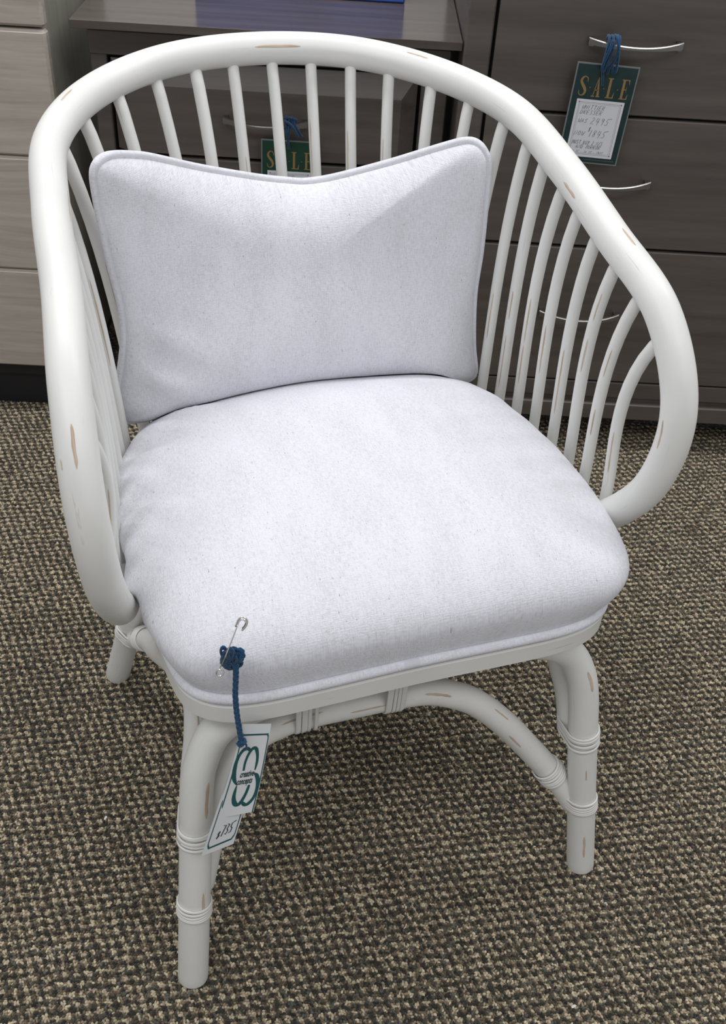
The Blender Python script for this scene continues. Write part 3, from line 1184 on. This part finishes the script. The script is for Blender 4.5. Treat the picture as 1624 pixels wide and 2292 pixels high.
# single-stroke hand lettering, unit box, y up
HAND = {
    'W': [[(0, 1), (.22, 0), (.5, .7), (.75, 0), (1, 1)]], 'H': [[(0, 1), (0, 0)], [(0, .5), (.8, .5)], [(.8, 1), (.8, 0)]], 'I': [[(.2, 1), (.2, 0)]],
    'T': [[(0, 1), (.9, 1)], [(.45, 1), (.45, 0)]], 'E': [[(.75, 1), (0, 1), (0, 0), (.75, 0)], [(0, .5), (.6, .5)]], 'R': [[(0, 0), (0, 1), (.7, .9), (.7, .55), (0, .5), (.8, 0)]],
    'D': [[(0, 0), (0, 1), (.6, .85), (.8, .45), (.5, .05), (0, 0)]], 'S': [[(.8, .95), (.3, 1), (.1, .75), (.7, .35), (.5, .02), (0, .05)]], 'A': [[(0, 0), (.45, 1), (.85, 0)], [(.2, .38), (.7, .38)]],
    'N': [[(0, 0), (0, 1), (.75, 0), (.75, 1)]], 'O': [[(.4, 1), (.05, .6), (.2, .05), (.65, .1), (.8, .6), (.4, 1)]], 'M': [[(0, 0), (.1, 1), (.45, .3), (.8, 1), (.9, 0)]],
    'U': [[(0, 1), (.05, .1), (.5, 0), (.75, .2), (.75, 1)]], 'B': [[(0, 0), (0, 1), (.65, .85), (.1, .52), (.75, .3), (.5, .02), (0, 0)]], 'Y': [[(0, 1), (.4, .5)], [(.8, 1), (.2, -.1)]],
    '1': [[(.3, 1), (.2, 0)]], '2': [[(.05, .8), (.4, 1), (.7, .75), (0, 0), (.8, .02)]], '4': [[(.2, 1), (.05, .4), (.8, .42)], [(.65, .95), (.55, -.1)]],
    '5': [[(1.3, 1.05), (.3, .9), (.2, .55), (.7, .4), (.6, .02), (0, 0)]], '8': [[(.7, .9), (.3, 1), (.15, .75), (.7, .25), (.4, 0), (.1, .2), (.7, .75), (.7, .9)]],
    '9': [[(.7, .8), (.3, 1), (.1, .65), (.5, .5), (.72, .85), (.55, -.05)]], '3': [[(.1, 1), (.7, .9), (.3, .55), (.75, .3), (.4, 0), (0, .1)]], '7': [[(0, 1), (.8, 1), (.3, 0)]],
    '6': [[(.7, 1), (.2, .5), (.2, .05), (.65, .1), (.6, .45), (.15, .4)]], '0': [[(.4, 1), (.05, .6), (.2, .05), (.65, .1), (.75, .6), (.4, 1)]],
    '$': [[(.75, .85), (.3, .95), (.15, .7), (.7, .35), (.5, .08), (.05, .1)], [(.5, 1.1), (.3, -.1)]], '/': [[(.8, 1.1), (0, -.1)]], '-': [[(.1, .5), (.7, .5)]], '.': [[(.2, 0), (.3, .05)]],
}


def hand(mb, txt, frame, x0, y0, cw, h, lw, mi, slant=.35, lift=.0002):
    x = x0
    for ch in txt:
        if ch in HAND:
            for st in HAND[ch]:
                pts = [(x + (px * .78 + py * slant) * cw, y0 - py * h) for px, py in st]
                ribbon(mb, pts, lw, frame, mi, lift)
        x += cw if ch not in '1I' else cw * .7


# SALE letters, condensed serif, each in a unit box (x 0..1, y 0..1 up)
def sale_letter(mb, ch, frame, x, y, w_, h, mi, lift=.0003):
    def f(px, py, l):
        return frame(x + px * w_, y - py * h, l)

    def P(pts):
        mb.add([f(a, b, lift) for a, b in pts], [list(range(len(pts)))], mi, False)
    if ch == 'A':
        P([(.0, 0), (.40, 0), (.40, .05), (0, .05)])
        P([(.55, 0), (1.0, 0), (1.0, .05), (.55, .05)])
        P([(.16, .05), (.24, .05), (.54, .93), (.48, .98)])
        P([(.62, .05), (.88, .05), (.60, 1.0), (.48, .98)])
        P([(.28, .32), (.70, .32), (.69, .37), (.30, .37)])
    elif ch == 'L':
        P([(.05, 0), (.95, 0), (.95, .05), (.05, .05)])
        P([(.05, .95), (.62, .95), (.62, 1), (.05, 1)])
        P([(.20, .05), (.47, .05), (.47, .95), (.20, .95)])
        P([(.80, .05), (.95, .05), (.97, .30), (.93, .30)])
    elif ch == 'E':
        P([(.05, 0), (.95, 0), (.95, .05), (.05, .05)])
        P([(.05, .95), (.92, .95), (.92, 1), (.05, 1)])
        P([(.18, .05), (.45, .05), (.45, .95), (.18, .95)])
        P([(.45, .47), (.70, .47), (.70, .52), (.45, .52)])
        P([(.68, .36), (.72, .36), (.72, .64), (.68, .64)])
        P([(.82, .05), (.95, .05), (.97, .28), (.93, .28)])
        P([(.80, .95), (.92, .95), (.94, .74), (.90, .74)])
    elif ch == 'S':
        sp_ = [(.90, .72, .05), (.86, .88, .10), (.60, .975, .10), (.30, .90, .20), (.20, .74, .26), (.38, .58, .30), (.64, .42, .32), (.80, .25, .26), (.70, .09, .20), (.42, .025, .10),
               (.16, .10, .10), (.10, .28, .05)]
        P2 = smooth2(sp_, 5)
        n = len(P2)
        vs = []
        for i, p in enumerate(P2):
            a, b = P2[max(0, i - 1)], P2[min(n - 1, i + 1)]
            dx, dy = (b[0] - a[0]) * w_, (b[1] - a[1]) * h
            l = math.hypot(dx, dy) or 1
            ww = p[2] * w_ / 2
            ox, oy = -dy / l * ww / w_, dx / l * ww / h
            vs += [f(p[0] + ox, p[1] + oy, lift), f(p[0] - ox, p[1] - oy, lift)]
        mb.add(vs, [[2 * i, 2 * i + 1, 2 * i + 3, 2 * i + 2] for i in range(n - 1)], mi, False)
    elif ch == '.':
        P([(.5 + .16 * math.cos(a * PI / 4) / 1, .5 + .045 * math.sin(a * PI / 4)) for a in range(8)])


def yarn_loop(mb, pts, r=.0022, n=6, seg=7):
    tube(mb, spline(pts, n), r, seg)


def sale_tag(name, origin, rz_tilt, w_, h, label, loops, green, lines, group):
    """Green cardboard sale tag in a clear sleeve, facing -y. origin = top left corner."""
    root = empty(name, origin, label, 'price tag', group)
    O = V(origin)
    ca, sa = math.cos(rz_tilt), math.sin(rz_tilt)

    def fr(s, t, l=0.0):
        return O + V((s * ca - t * sa, -l, -s * sa - t * ca))
    # sleeve
    mb = MB()
    e = .0022
    th = .0015
    c = [(-e, -e), (w_ + e, -e), (w_ + e, h + e), (-e, h + e)]
    vs = [fr(a, b, 0.0) for a, b in c] + [fr(a, b, -th) for a, b in c]
    fs = [[3, 2, 1, 0], [4, 5, 6, 7], [0, 1, 5, 4], [1, 2, 6, 5], [2, 3, 7, 6], [3, 0, 4, 7]]
    mb.add(vs, fs, 0, False)
    mb.build('clear_sleeve', M['sleeve'], root, origin)
    mb = MB()
    vs = [fr(a, b, .0004) for a, b in ((0, 0), (w_, 0), (w_, h), (0, h))]
    mb.add(vs, [[3, 2, 1, 0]], 0, False)
    lh, lw = h * .20, w_ * .150
    for i, ch in enumerate('SALE'):
        sale_letter(mb, ch, fr, w_ * (.075 + .232 * i), h * .315, lw, lh, 1, .0006)
        if i < 3:
            sale_letter(mb, '.', fr, w_ * (.232 + .232 * i), h * .275, w_ * .07, lh * .5, 1, .0006)
    put_text(mb, 'ooooooooooo', fr, w_ * .42, h * .975, w_ * .96, h * .018, 2, lift=.0006)
    card = mb.build('green_card', [green, M['gold'], M['sleeve']], root, origin)
    # white insert
    mb = MB()
    x0, x1, y0, y1 = w_ * .095, w_ * .905, h * .345, h * .945
    mb.add([fr(a, b, .0008) for a, b in ((x0, y0), (x1, y0), (x1, y1), (x0, y1))], [[3, 2, 1, 0]], 0, False)
    for d, lw_ in ((.0045, .0004), (.0066, .00022)):
        q = [(x0 + d, y0 + d), (x1 - d, y0 + d), (x1 - d, y1 - d), (x0 + d, y1 - d), (x0 + d, y0 + d)]
        for i in range(4):
            ribbon(mb, [q[i], q[i + 1]], lw_, fr, 1, .001)
    for cx, cy in ((x0 + .0045, y0 + .0045), (x1 - .0045, y0 + .0045), (x1 - .0045, y1 - .0045), (x0 + .0045, y1 - .0045)):
        poly(mb, [(cx + .0012 * math.cos(a * PI / 3), cy + .0012 * math.sin(a * PI / 3)) for a in range(6)], fr, 1, .0011)
    for (txt, px, py, cw, hh, mi) in lines:
        hand(mb, txt, fr, x0 + (x1 - x0) * px, y0 + (y1 - y0) * py, cw * .88, hh, .00055, mi, lift=.0011)
    mb.build('white_insert', [M['card'], M['line'], M['ink'], M['greyink']], root, origin)
    mb = MB()
    for lp in loops:
        yarn_loop(mb, lp)
    mb.build('yarn_tie', M['yarn'], root, origin)
    return root


# ------------------------------------------------------------------ case furniture
def bow_handle(parent, cx, y, z, half=.0755, origin=(0, 0, 0)):
    """Arched pull: broad squared feet, thin in the middle, sagging a little."""
    mb = MB()
    K = 20
    vs = []
    for i in range(K + 1):
        u = -1 + 2 * i / K
        x = cx + u * half
        out = .010 + .020 * (1 - abs(u) ** 2.2)
        hh = .0026 + .0030 * abs(u) ** 2.2
        zc = z + .0045 * u * u - .004
        t = .0042
        top = zc + .0035 + .002 * u * u
        for (yy, zz) in ((-out - t, top - .0018), (-out - t + .0018, top - .0004), (-out, top), (-out, top - 2 * hh), (-out - t, top - 2 * hh)):
            vs.append((x, y + yy, zz))
    fs = []
    for i in range(K):
        for j in range(5):
            a, b = i * 5 + j, i * 5 + (j + 1) % 5
            fs.append([a, a + 5, b + 5, b])
    fs.append([0, 1, 2, 3, 4])
    fs.append([K * 5 + 4, K * 5 + 3, K * 5 + 2, K * 5 + 1, K * 5])
    mb.add(vs, fs, 0, False)
    for u in (-.93, .93):
        box(mb, cx + u * half - .004, cx + u * half + .004, y - .0125, y, z - .008, z + .004)
    return mb.build('handle', M['nickel'], parent, origin)


# tall dark dresser at the right
DO = (.66, .93, 0)
dr = empty('dresser', DO, 'dark brown stained dresser with wide drawers and arched nickel pulls behind chair at right', 'dresser')
DX0, DX1, DY, DYB = .183, 1.20, .72, 1.20
mb = MB()
box(mb, DX0, DX0 + .043, DY, DYB, .078, .935, bev=.0025)
box(mb, DX1 - .043, DX1, DY, DYB, .078, .935, bev=.0025)
box(mb, DX0 + .043, DX1 - .043, DYB - .02, DYB, .078, .935)
box(mb, DX0 + .043, DX1 - .043, DY + .03, DYB - .02, .16, .17)
mb.build('case', M['dark'], dr, DO)
mb = MB()
box(mb, DX0 + .043, DX1 - .043, DY + .022, DY + .028, .165, .93)
mb.build('case_recess', M['black'], dr, DO)
boxobj('top', M['dark_top'], dr, (DX0 - .01, DX1 + .01, DY - .02, DYB + .005, .935, .965), .003, DO)
# base rail with a groove
mb = MB()
box(mb, DX0 + .043, DX1 - .043, DY + .004, DY + .03, .124, .160, bev=.002)
box(mb, DX0 + .043, DX1 - .043, DY + .012, DY + .03, .112, .126)
box(mb, DX0 + .043, DX1 - .043, DY - .004, DY + .03, .078, .114, bev=.002)
mb.build('base_rail', M['dark'], dr, DO)
for x in (DX0 + .03, DX1 - .09):
    for y in (DY + .10, DYB - .09):
        boxobj('foot', M['plinth'], dr, (x, x + .06, y, y + .06, 0, .079), 0, DO)
zs = [(.166, .4440), (.4495, .6785), (.6835, .926)]
hz = [.316, .573, .800]
for (z0, z1), h_ in zip(zs, hz):
    d = boxobj('drawer', M['dark'], dr, (DX0 + .0485, DX1 - .0485, DY - .001, DY + .02, z0, z1), .0018, DO)
    for cx in (.4525, .935):
        bow_handle(d, cx, DY - .001, h_, origin=DO)

# night stand between the two chests
NO = (-.137, 1.03, 0)
ns = empty('nightstand', NO, 'dark brown nightstand with overhanging top seen behind the armchair spindles', 'nightstand')
NX0, NX1, NY, NYB = -.4425, .1695, .80, 1.21
boxobj('top', M['dark_top'], ns, (-.4535, .181, .735, 1.22, .765, .778), .0005, NO)
mb = MB()
box(mb, NX0, NX0 + .028, NY, NYB, .075, .748, bev=.002)
box(mb, NX1 - .046, NX1, NY, NYB, .075, .748, bev=.002)
box(mb, NX0 + .028, NX1 - .046, NYB - .02, NYB, .075, .748)
box(mb, NX0 + .03, NX1 - .05, NY + .05, NYB - .02, .748, .766)
mb.build('case', M['dark'], ns, NO)
boxobj('case_recess', M['black'], ns, (NX0 + .028, NX1 - .046, NY + .03, NY + .036, .10, .747), 0, NO)
boxobj('apron', M['dark'], ns, (NX0, NX1, NY - .003, NY + .02, .709, .748), .0015, NO)


def raised_drawer(name, parent, x0, x1, z0, z1, y, d, bev, mat, origin, low=.002):
    mb = MB()
    yb = y + .02
    o = [(x0, z0), (x1, z0), (x1, z1), (x0, z1)]
    i_ = [(x0 + bev * .75, z0 + low), (x1 - bev * .75, z0 + low), (x1 - bev * .75, z1 - bev), (x0 + bev * .75, z1 - bev)]
    vs = [(a, yb, b) for a, b in o] + [(a, y, b) for a, b in o] + [(a, y - d, b) for a, b in i_]
    fs = [[3, 2, 1, 0][::-1]]
    for k in range(4):
        k2 = (k + 1) % 4
        fs.append([k, k2, 4 + k2, 4 + k])
        fs.append([4 + k, 4 + k2, 8 + k2, 8 + k])
    fs.append([8, 9, 10, 11])
    mb.add(vs, fs, 0, False)
    return mb.build(name, mat, parent, origin)


for (z0, z1, hz_) in ((.549, .703, .621), (.390, .544, .416), (.231, .385, .303)):
    if z0 > .5:
        d = raised_drawer('drawer', ns, NX0 + .034, NX1 - .052, z0, z1, NY + .004, .022, .036, M['dark'], NO)
    else:
        d = boxobj('drawer', M['dark'], ns, (NX0 + .034, NX1 - .052, NY - .018, NY + .024, z0, z1), .002, NO)
    bow_handle(d, -.143, NY - .018, hz_, .0735, NO)
boxobj('base_rail', M['dark'], ns, (NX0 + .028, NX1 - .046, NY + .004, NY + .03, .085, .225), .002, NO)
for x in (NX0 + .03, NX1 - .09):
    for y in (NY + .08, NYB - .09):
        boxobj('foot', M['plinth'], ns, (x, x + .05, y, y + .05, 0, .09), 0, NO)

# pale oak chest at the left
CO = (-.90, .97, 0)
ch_ = empty('oak_chest', CO, 'pale grey washed oak chest of drawers on black plinth at left edge', 'chest')
CX0, CX1, CY, CYB = -1.32, -.497, .745, 1.20
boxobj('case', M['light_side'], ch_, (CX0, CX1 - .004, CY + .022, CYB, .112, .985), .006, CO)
boxobj('top', M['light'], ch_, (CX0, CX1, CY, CYB, .985, 1.01), .004, CO)
mb = MB()
box(mb, CX0 + .01, CX1 - .05, CY + .035, CYB - .03, 0, .112)
box(mb, CX0 + .005, CX1 - .03, CY + .022, CY + .034, .082, .104)
mb.build('plinth', M['plinth'], ch_, CO)
for (z0, z1) in ((.1135, .3255), (.3275, .5435), (.5455, .7550), (.7595, .982)):
    boxobj('drawer_front', M['light'], ch_, (CX0, CX1, CY, CY + .0225, z0, z1), .0045, CO)

# blue framed board standing on the night stand
boxobj_root = boxobj('blue_display_box', M['blue'], None, (-.283, .0905, .957, 1.03, .7785, 1.08), .003)
boxobj_root['label'] = 'blue display box standing on the dark nightstand top'
boxobj_root['category'] = 'box'

# sale tags
O1 = (.3655, .694, .7690)
loops1 = [[(.4085, .702, .806), (.409, .694, .8125), (.410, .682, .811), (.411, .677, .798), (.409, .684, .775), (.4085, .690, .760)],
          [(.413, .703, .806), (.414, .694, .8135), (.416, .680, .811), (.421, .677, .792), (.424, .684, .764), (.420, .686, .760), (.415, .683, .775), (.412, .689, .756)],
          [(.4045, .703, .805), (.404, .694, .8125), (.4035, .681, .808), (.4015, .678, .785), (.402, .683, .768), (.406, .688, .752), (.4085, .690, .738)],
          [(.4175, .703, .806), (.418, .694, .8130), (.420, .681, .810), (.4185, .677, .786), (.411, .688, .762)],
          [(.409, .676, .811), (.404, .674, .792), (.400, .678, .770), (.404, .682, .762), (.407, .680, .780), (.412, .676, .800)]]
T1 = [('WHITTIER', .13, .165, .0060, .0066, 2), ('DRESSER', .12, .250, .0060, .0066, 2), ('WAS', .11, .400, .0062, .0065, 2), ('2495', .38, .410, .0090, .0105, 2),
      ('NOW', .09, .625, .0066, .0075, 2), ('$', .37, .545, .0050, .0070, 2), ('1845', .40, .635, .0090, .0110, 2), ('MUST BUY 2 N/S', .09, .775, .0042, .0062, 2),
      ('AND MIRROR', .18, .850, .0050, .0064, 2), ('36.75 - 36.75 - 5475', .10, .930, .0031, .0040, 3)]
sale_tag('sale_tag', O1, math.radians(2.2), .097, .156, 'dark green sale tag with white note on dresser top pull at right', loops1, M['green'], T1, None)
O2 = (-.148, .768, .590)
loops2 = [[(-.097, .768, .630), (-.096, .757, .6345), (-.098, .747, .630), (-.101, .744, .612), (-.1015, .754, .596), (-.101, .762, .580)],
          [(-.110, .768, .630), (-.104, .756, .6365), (-.094, .745, .634), (-.086, .744, .622), (-.080, .747, .610), (-.077, .750, .606)],
          [(-.108, .746, .633), (-.098, .741, .630), (-.089, .742, .618), (-.084, .745, .606)],
          [(-.106, .750, .637), (-.097, .744, .639), (-.088, .745, .636), (-.089, .750, .628)],
          [(-.103, .768, .630), (-.103, .757, .6345), (-.1045, .747, .629), (-.103, .745, .610), (-.102, .754, .592), (-.1015, .763, .586)]]
T2 = [('NIGHTSTAND', .08, .14, .0050, .0068, 3)]
sale_tag('sale_tag', O2, math.radians(0.3), .095, .153, 'green sale tag with gold letters on nightstand pull seen through chair spindles', loops2, M['green2'], T2, None)

# ------------------------------------------------------------------ price tag on the cushion
TB = V((-.195, -.348, .43))
pt = empty('price_tag', ROT @ TB, 'white paper price tag with teal logo on blue braided cord below chair seat', 'price tag', rz=A)


def quad_frame(TL, TR, BR, BL, bow=0.0, sign=1):
    TL, TR, BR, BL = map(V, (TL, TR, BR, BL))
    nrm = (TR - TL).cross(BL - TL).normalized()
    if nrm.y > 0:
        nrm = -nrm

    def f(s, t, l=0.0):
        p = TL * (1 - s) * (1 - t) + TR * s * (1 - t) + BL * (1 - s) * t + BR * s * t
        return p + nrm * (l + bow * math.sin(PI * max(0, min(1, t))))
    return f


def paper(mb, f, cut=0.0, th=.00035):
    nx_, ny_ = 4, 10
    for side in (0, 1):
        vs = []
        for j in range(ny_ + 1):
            for i in range(nx_ + 1):
                vs.append(f(i / nx_, j / ny_, -th * side))
        fs = [[j * (nx_ + 1) + i, j * (nx_ + 1) + i + 1, (j + 1) * (nx_ + 1) + i + 1, (j + 1) * (nx_ + 1) + i] for j in range(ny_) for i in range(nx_)]
        mb.add(vs, fs if side else [q[::-1] for q in fs], 0, True)


ff = quad_frame((-.1897, -.348, .4417), (-.1595, -.3417, .4242), (-.1843, -.3609, .311), (-.2238, -.354, .3049), .002)
fb = quad_frame((-.1895, -.3457, .4256), (-.163, -.3425, .4124), (-.2069, -.3595, .2589), (-.2424, -.3614, .254), .0)
mb = MB()
paper(mb, ff)
LOGO = dict(
    A=[(0.2999, 0.6246, 0.027), (0.2221, 0.5818, 0.0764), (0.1557, 0.5265, 0.0989), (0.1148, 0.4504, 0.0944), (0.1083, 0.3683, 0.0809), (0.158, 0.2949, 0.0719), (0.2461, 0.2516, 0.0899),
       (0.3372, 0.2381, 0.0989), (0.4294, 0.255, 0.0809), (0.4963, 0.2755, 0.036)],
    B=[(0.3995, 0.474, 0.0494), (0.3868, 0.3913, 0.0562), (0.4189, 0.3159, 0.0629), (0.4895, 0.26, 0.0764), (0.5758, 0.2385, 0.0944), (0.6581, 0.2594, 0.0899), (0.73, 0.3313, 0.0674),
       (0.7513, 0.4104, 0.0584), (0.7422, 0.4822, 0.027)],
    C=[(0.3148, 0.6314, 0.018), (0.3109, 0.6917, 0.0584), (0.3279, 0.7684, 0.0809), (0.3858, 0.8329, 0.1034), (0.4664, 0.8704, 0.1079), (0.5371, 0.8623, 0.0944), (0.5951, 0.816, 0.0764),
       (0.6426, 0.7491, 0.0674), (0.6655, 0.6882, 0.0629), (0.6742, 0.6458, 0.0494)],
    D=[(0.7416, 0.5159, 0.0404), (0.8216, 0.539, 0.0899), (0.8869, 0.5895, 0.0944), (0.9263, 0.6631, 0.0809), (0.9281, 0.7429, 0.0719), (0.8843, 0.8197, 0.0719), (0.8058, 0.8696, 0.0944),
       (0.7218, 0.8886, 0.1034), (0.6408, 0.8618, 0.0809), (0.5971, 0.8355, 0.0315)])
AR = 3.8      # the card is about 3.8 times as long as wide


def logo_ribbon(mb, pts, mi):
    P = smooth2(pts, 6)
    n = len(P)
    vs = []
    for i, p in enumerate(P):
        a, b = P[max(0, i - 1)], P[min(n - 1, i + 1)]
        dx, dy = b[0] - a[0], (b[1] - a[1]) * AR
        l = math.hypot(dx, dy) or 1
        w_ = p[2] * .62
        vs += [ff(p[0] - dy / l * w_, p[1] + dx / l * w_ / AR, .0003), ff(p[0] + dy / l * w_, p[1] - dx / l * w_ / AR, .0003)]
    mb.add(vs, [[2 * i, 2 * i + 1, 2 * i + 3, 2 * i + 2] for i in range(n - 1)], mi, False)


for k in LOGO:
    logo_ribbon(mb, LOGO[k], 1)
put_text(mb, 'creative', ff, .335, .5445, .740, .098, 2, shear=.25, bold=.022, slope=-.003, lift=.0005)
put_text(mb, 'concepts', ff, .290, .6250, .735, .098, 2, shear=.25, bold=.022, slope=-.003, lift=.0005)
brd = [(.965, 1.0), (.965, .14), (.955, .115), (.92, .105), (.13, .103), (.095, .115), (.085, .14), (.085, 1.0)]
for i in range(len(brd) - 1):
    p0, p1 = brd[i], brd[i + 1]
    K_ = 12 if abs(p0[1] - p1[1]) > .3 else 1
    pts = [(p0[0] + (p1[0] - p0[0]) * q / K_, p0[1] + (p1[1] - p0[1]) * q / K_) for q in range(K_ + 1)]
    if abs(p0[1] - p1[1]) < .02 and abs(p0[0] - p1[0]) > .3:
        ribbon(mb, pts, .016, ff, 1, .0003)
    else:
        ribbon(mb, pts, .030, ff, 1, .0003)
front = mb.build('front_card', [M['tagpaper'], M['teal'], M['ink']], pt, TB)
mb = MB()
paper(mb, fb)
for a, b, w_ in (((.10, .5), (.10, .91), .03), ((.10, .91), (.16, .945), .025), ((.16, .945), (.86, .935), .016), ((.86, .935), (.93, .90), .025), ((.93, .90), (.93, .5), .03)):
    ribbon(mb, [a, b], w_, fb, 1, .0003)


def fb2(s, t, l=0):
    return fb(s, t, l)


for i, chh in enumerate('$735'):
    for st in HAND[chh]:
        sx = .30 + .125 * i
        pts = [(sx + (px * .11 + py * .02), .875 - py * (.095 if i else .055) - .006 * i) for px, py in st]
        vs = []
        n_ = len(pts)
        for q, p in enumerate(pts):
            a, b = pts[max(0, q - 1)], pts[min(n_ - 1, q + 1)]
            dx, dy = b[0] - a[0], (b[1] - a[1]) * 4.6
            l = math.hypot(dx, dy) or 1
            vs += [fb(p[0] - dy / l * .017, p[1] + dx / l * .017 / 4.6, .0004), fb(p[0] + dy / l * .017, p[1] - dx / l * .017 / 4.6, .0004)]
        mb.add(vs, [[2 * q, 2 * q + 1, 2 * q + 3, 2 * q + 2] for q in range(n_ - 1)], 2, False)
mb.build('back_card', [M['tagpaper'], M['teal'], M['ink']], pt, TB)
# braided cord
path = spline([(-.1935, -.345, .526), (-.1942, -.346, .5091), (-.1955, -.347, .4869), (-.1953, -.3485, .4645), (-.1941, -.350, .4439), (-.1926, -.352, .4230)], 14)
mb = MB()
npth = len(path)
for k in range(3):
    P = []
    for i, p in enumerate(path):
        ph = i / npth * 2 * PI * 5.0 + k * 2 * PI / 3
        P.append(p + V((.00165 * math.sin(ph), .0010 * math.sin(2 * ph), 0)))
    tube(mb, P, .00135, 8)
cordo = mb.build('braided_cord', M['yarn'], pt, TB)
# knot through the punched corner
mb = MB()
kc = V((-.1922, -.3525, .4200))
for k in range(7):
    e1 = V((random.uniform(-1, 1), random.uniform(-1, 1), random.uniform(-1, 1))).normalized()
    e2 = e1.orthogonal().normalized()
    rr = random.uniform(.0025, .0042)
    P = [kc + V((random.uniform(-.0015, .0015), 0, random.uniform(-.002, .002))) + e1 * rr * math.cos(a * PI / 5) + e2 * rr * math.sin(a * PI / 5) for a in range(10)]
    tube(mb, P, .0016, 7, closed=True)
yarn_loop(mb, [kc, kc + V((.004, -.002, -.003)), kc + V((.003, -.003, -.010))], .0010)
mb.build('knot', M['yarn'], pt, TB)
# yarn bundle by the pin
mb = MB()
BC = V((-.1965, -.3435, .5325))
for k in range(44):
    c = BC + V((random.uniform(-.0075, .0075), random.uniform(0, .004), random.uniform(-.009, .009)))
    e1 = V((random.uniform(-.6, .6), random.uniform(-.3, .3), 1)).normalized()
    e2 = V((1, random.uniform(-.8, .3), 0)).normalized()
    ra, rb = random.uniform(.003, .0075), random.uniform(.002, .0045)
    P = [c + e1 * ra * math.cos(a * PI / 6) + e2 * rb * math.sin(a * PI / 6) for a in range(12)]
    tube(mb, P, .0013, 6, closed=True)
# loose end looped up round the pin
yarn_loop(mb, [BC + V((-.003, -.002, .004)), BC + V((-.0045, -.003, .013)), BC + V((-.002, -.002, .0175)), BC + V((.0005, -.002, .012)), BC + V((-.001, -.002, .004))], .0017)
mb.build('yarn_bundle', M['yarn'], pt, TB)

# safety pin through the cushion
PA = V((-.2105, -.3465, .5215))
PH = V((-.1855, -.3335, .5735))
PN = V((0, -.6, .8))
po = PA.lerp(PH, .5)
sp = empty('safety_pin', ROT @ po, 'small steel safety pin stuck through the front left of the linen seat', 'safety pin', rz=A)
dirv = (PH - PA)
Lp = dirv.length
d_ = dirv.normalized()
nn_ = (PN - d_ * PN.dot(d_)).normalized()
sd_ = d_.cross(nn_)
if sd_.x < 0:
    sd_ = -sd_


def pp(a, b, c=0.0):
    return PA + d_ * a * Lp + sd_ * b + nn_ * c


mb = MB()
WR = .00062
# loop (spring coil) at the lower end
coil = [pp(0, 0, .001) + d_ * (.0034 * (1 - math.cos(a)) * -0.5) + sd_ * (.0030 * math.sin(a)) + sd_ * .0022 + nn_ * (.0002 * a) for a in [i * 2 * PI / 14 for i in range(26)]]
spine = [pp(.93, 0, .0022), pp(.6, 0, .0075), pp(.35, 0, .0085), pp(.12, -.0003, .0040)]
tube(mb, spline(spine, 6), WR, 8)
mb.build('spine', M['chrome'], sp, po)
mb = MB()
cc = [pp(0.045, .0012, .0022) + d_ * .0036 * math.cos(a) + sd_ * .0032 * math.sin(a) + nn_ * .00018 * a for a in [i * 2 * PI / 16 for i in range(34)]]
tube(mb, cc, WR, 8)
mb.build('spring_coil', M['chrome'], sp, po)
mb = MB()
# folded clasp: a curved hood of sheet metal over the top end
prof = [(-.0012, .86), (-.0014, .97), (.0004, 1.035), (.0032, 1.05), (.0062, 1.03), (.0074, .97), (.0070, .90), (.0055, .835)]
vs = []
for b_, a_ in prof:
    p = pp(a_, b_, .0)
    for hgt in (.0003, .0030):
        vs.append(p + nn_ * hgt)
    vs.append(pp(.95 + (a_ - .95) * .55, .003 + (b_ - .003) * .55, .0034))
fs = []
for i in range(len(prof) - 1):
    fs.append([3 * i, 3 * i + 1, 3 * i + 4, 3 * i + 3])
    fs.append([3 * i + 1, 3 * i + 2, 3 * i + 5, 3 * i + 4])
mb.add(vs, fs, 0, True)
P = spline([pp(a_, b_, .0026) for b_, a_ in prof], 5)
tube(mb, P, .0008, 8)
mb.build('clasp', M['chrome'], sp, po)

# two paper flecks lying on the carpet
for nm, (x, y), rz, lab in (('lint_fleck', (.3326, -.4487), .4, 'tiny white fleck lying on the carpet near the bottom right corner'),
                            ('lint_fleck', (-.2811, -.2153), 1.2, 'tiny pale fleck lying on the carpet left of the near front leg')):
    mb = MB()
    vs = [(.0035, 0, .0035), (.001, .0016, .005), (-.003, .0012, .004), (-.0035, -.0008, .0032), (.001, -.0018, .0042), (0, 0, .0008)]
    mb.add(vs, [[0, 1, 2, 3, 4], [1, 0, 5], [2, 1, 5], [3, 2, 5], [4, 3, 5], [0, 4, 5]], 0, False)
    o = mb.build(nm, M['fleck'])
    o.location = (x, y, -.0008)
    o.rotation_euler = (0, 0, rz)
    o['label'] = lab
    o['category'] = 'fleck'
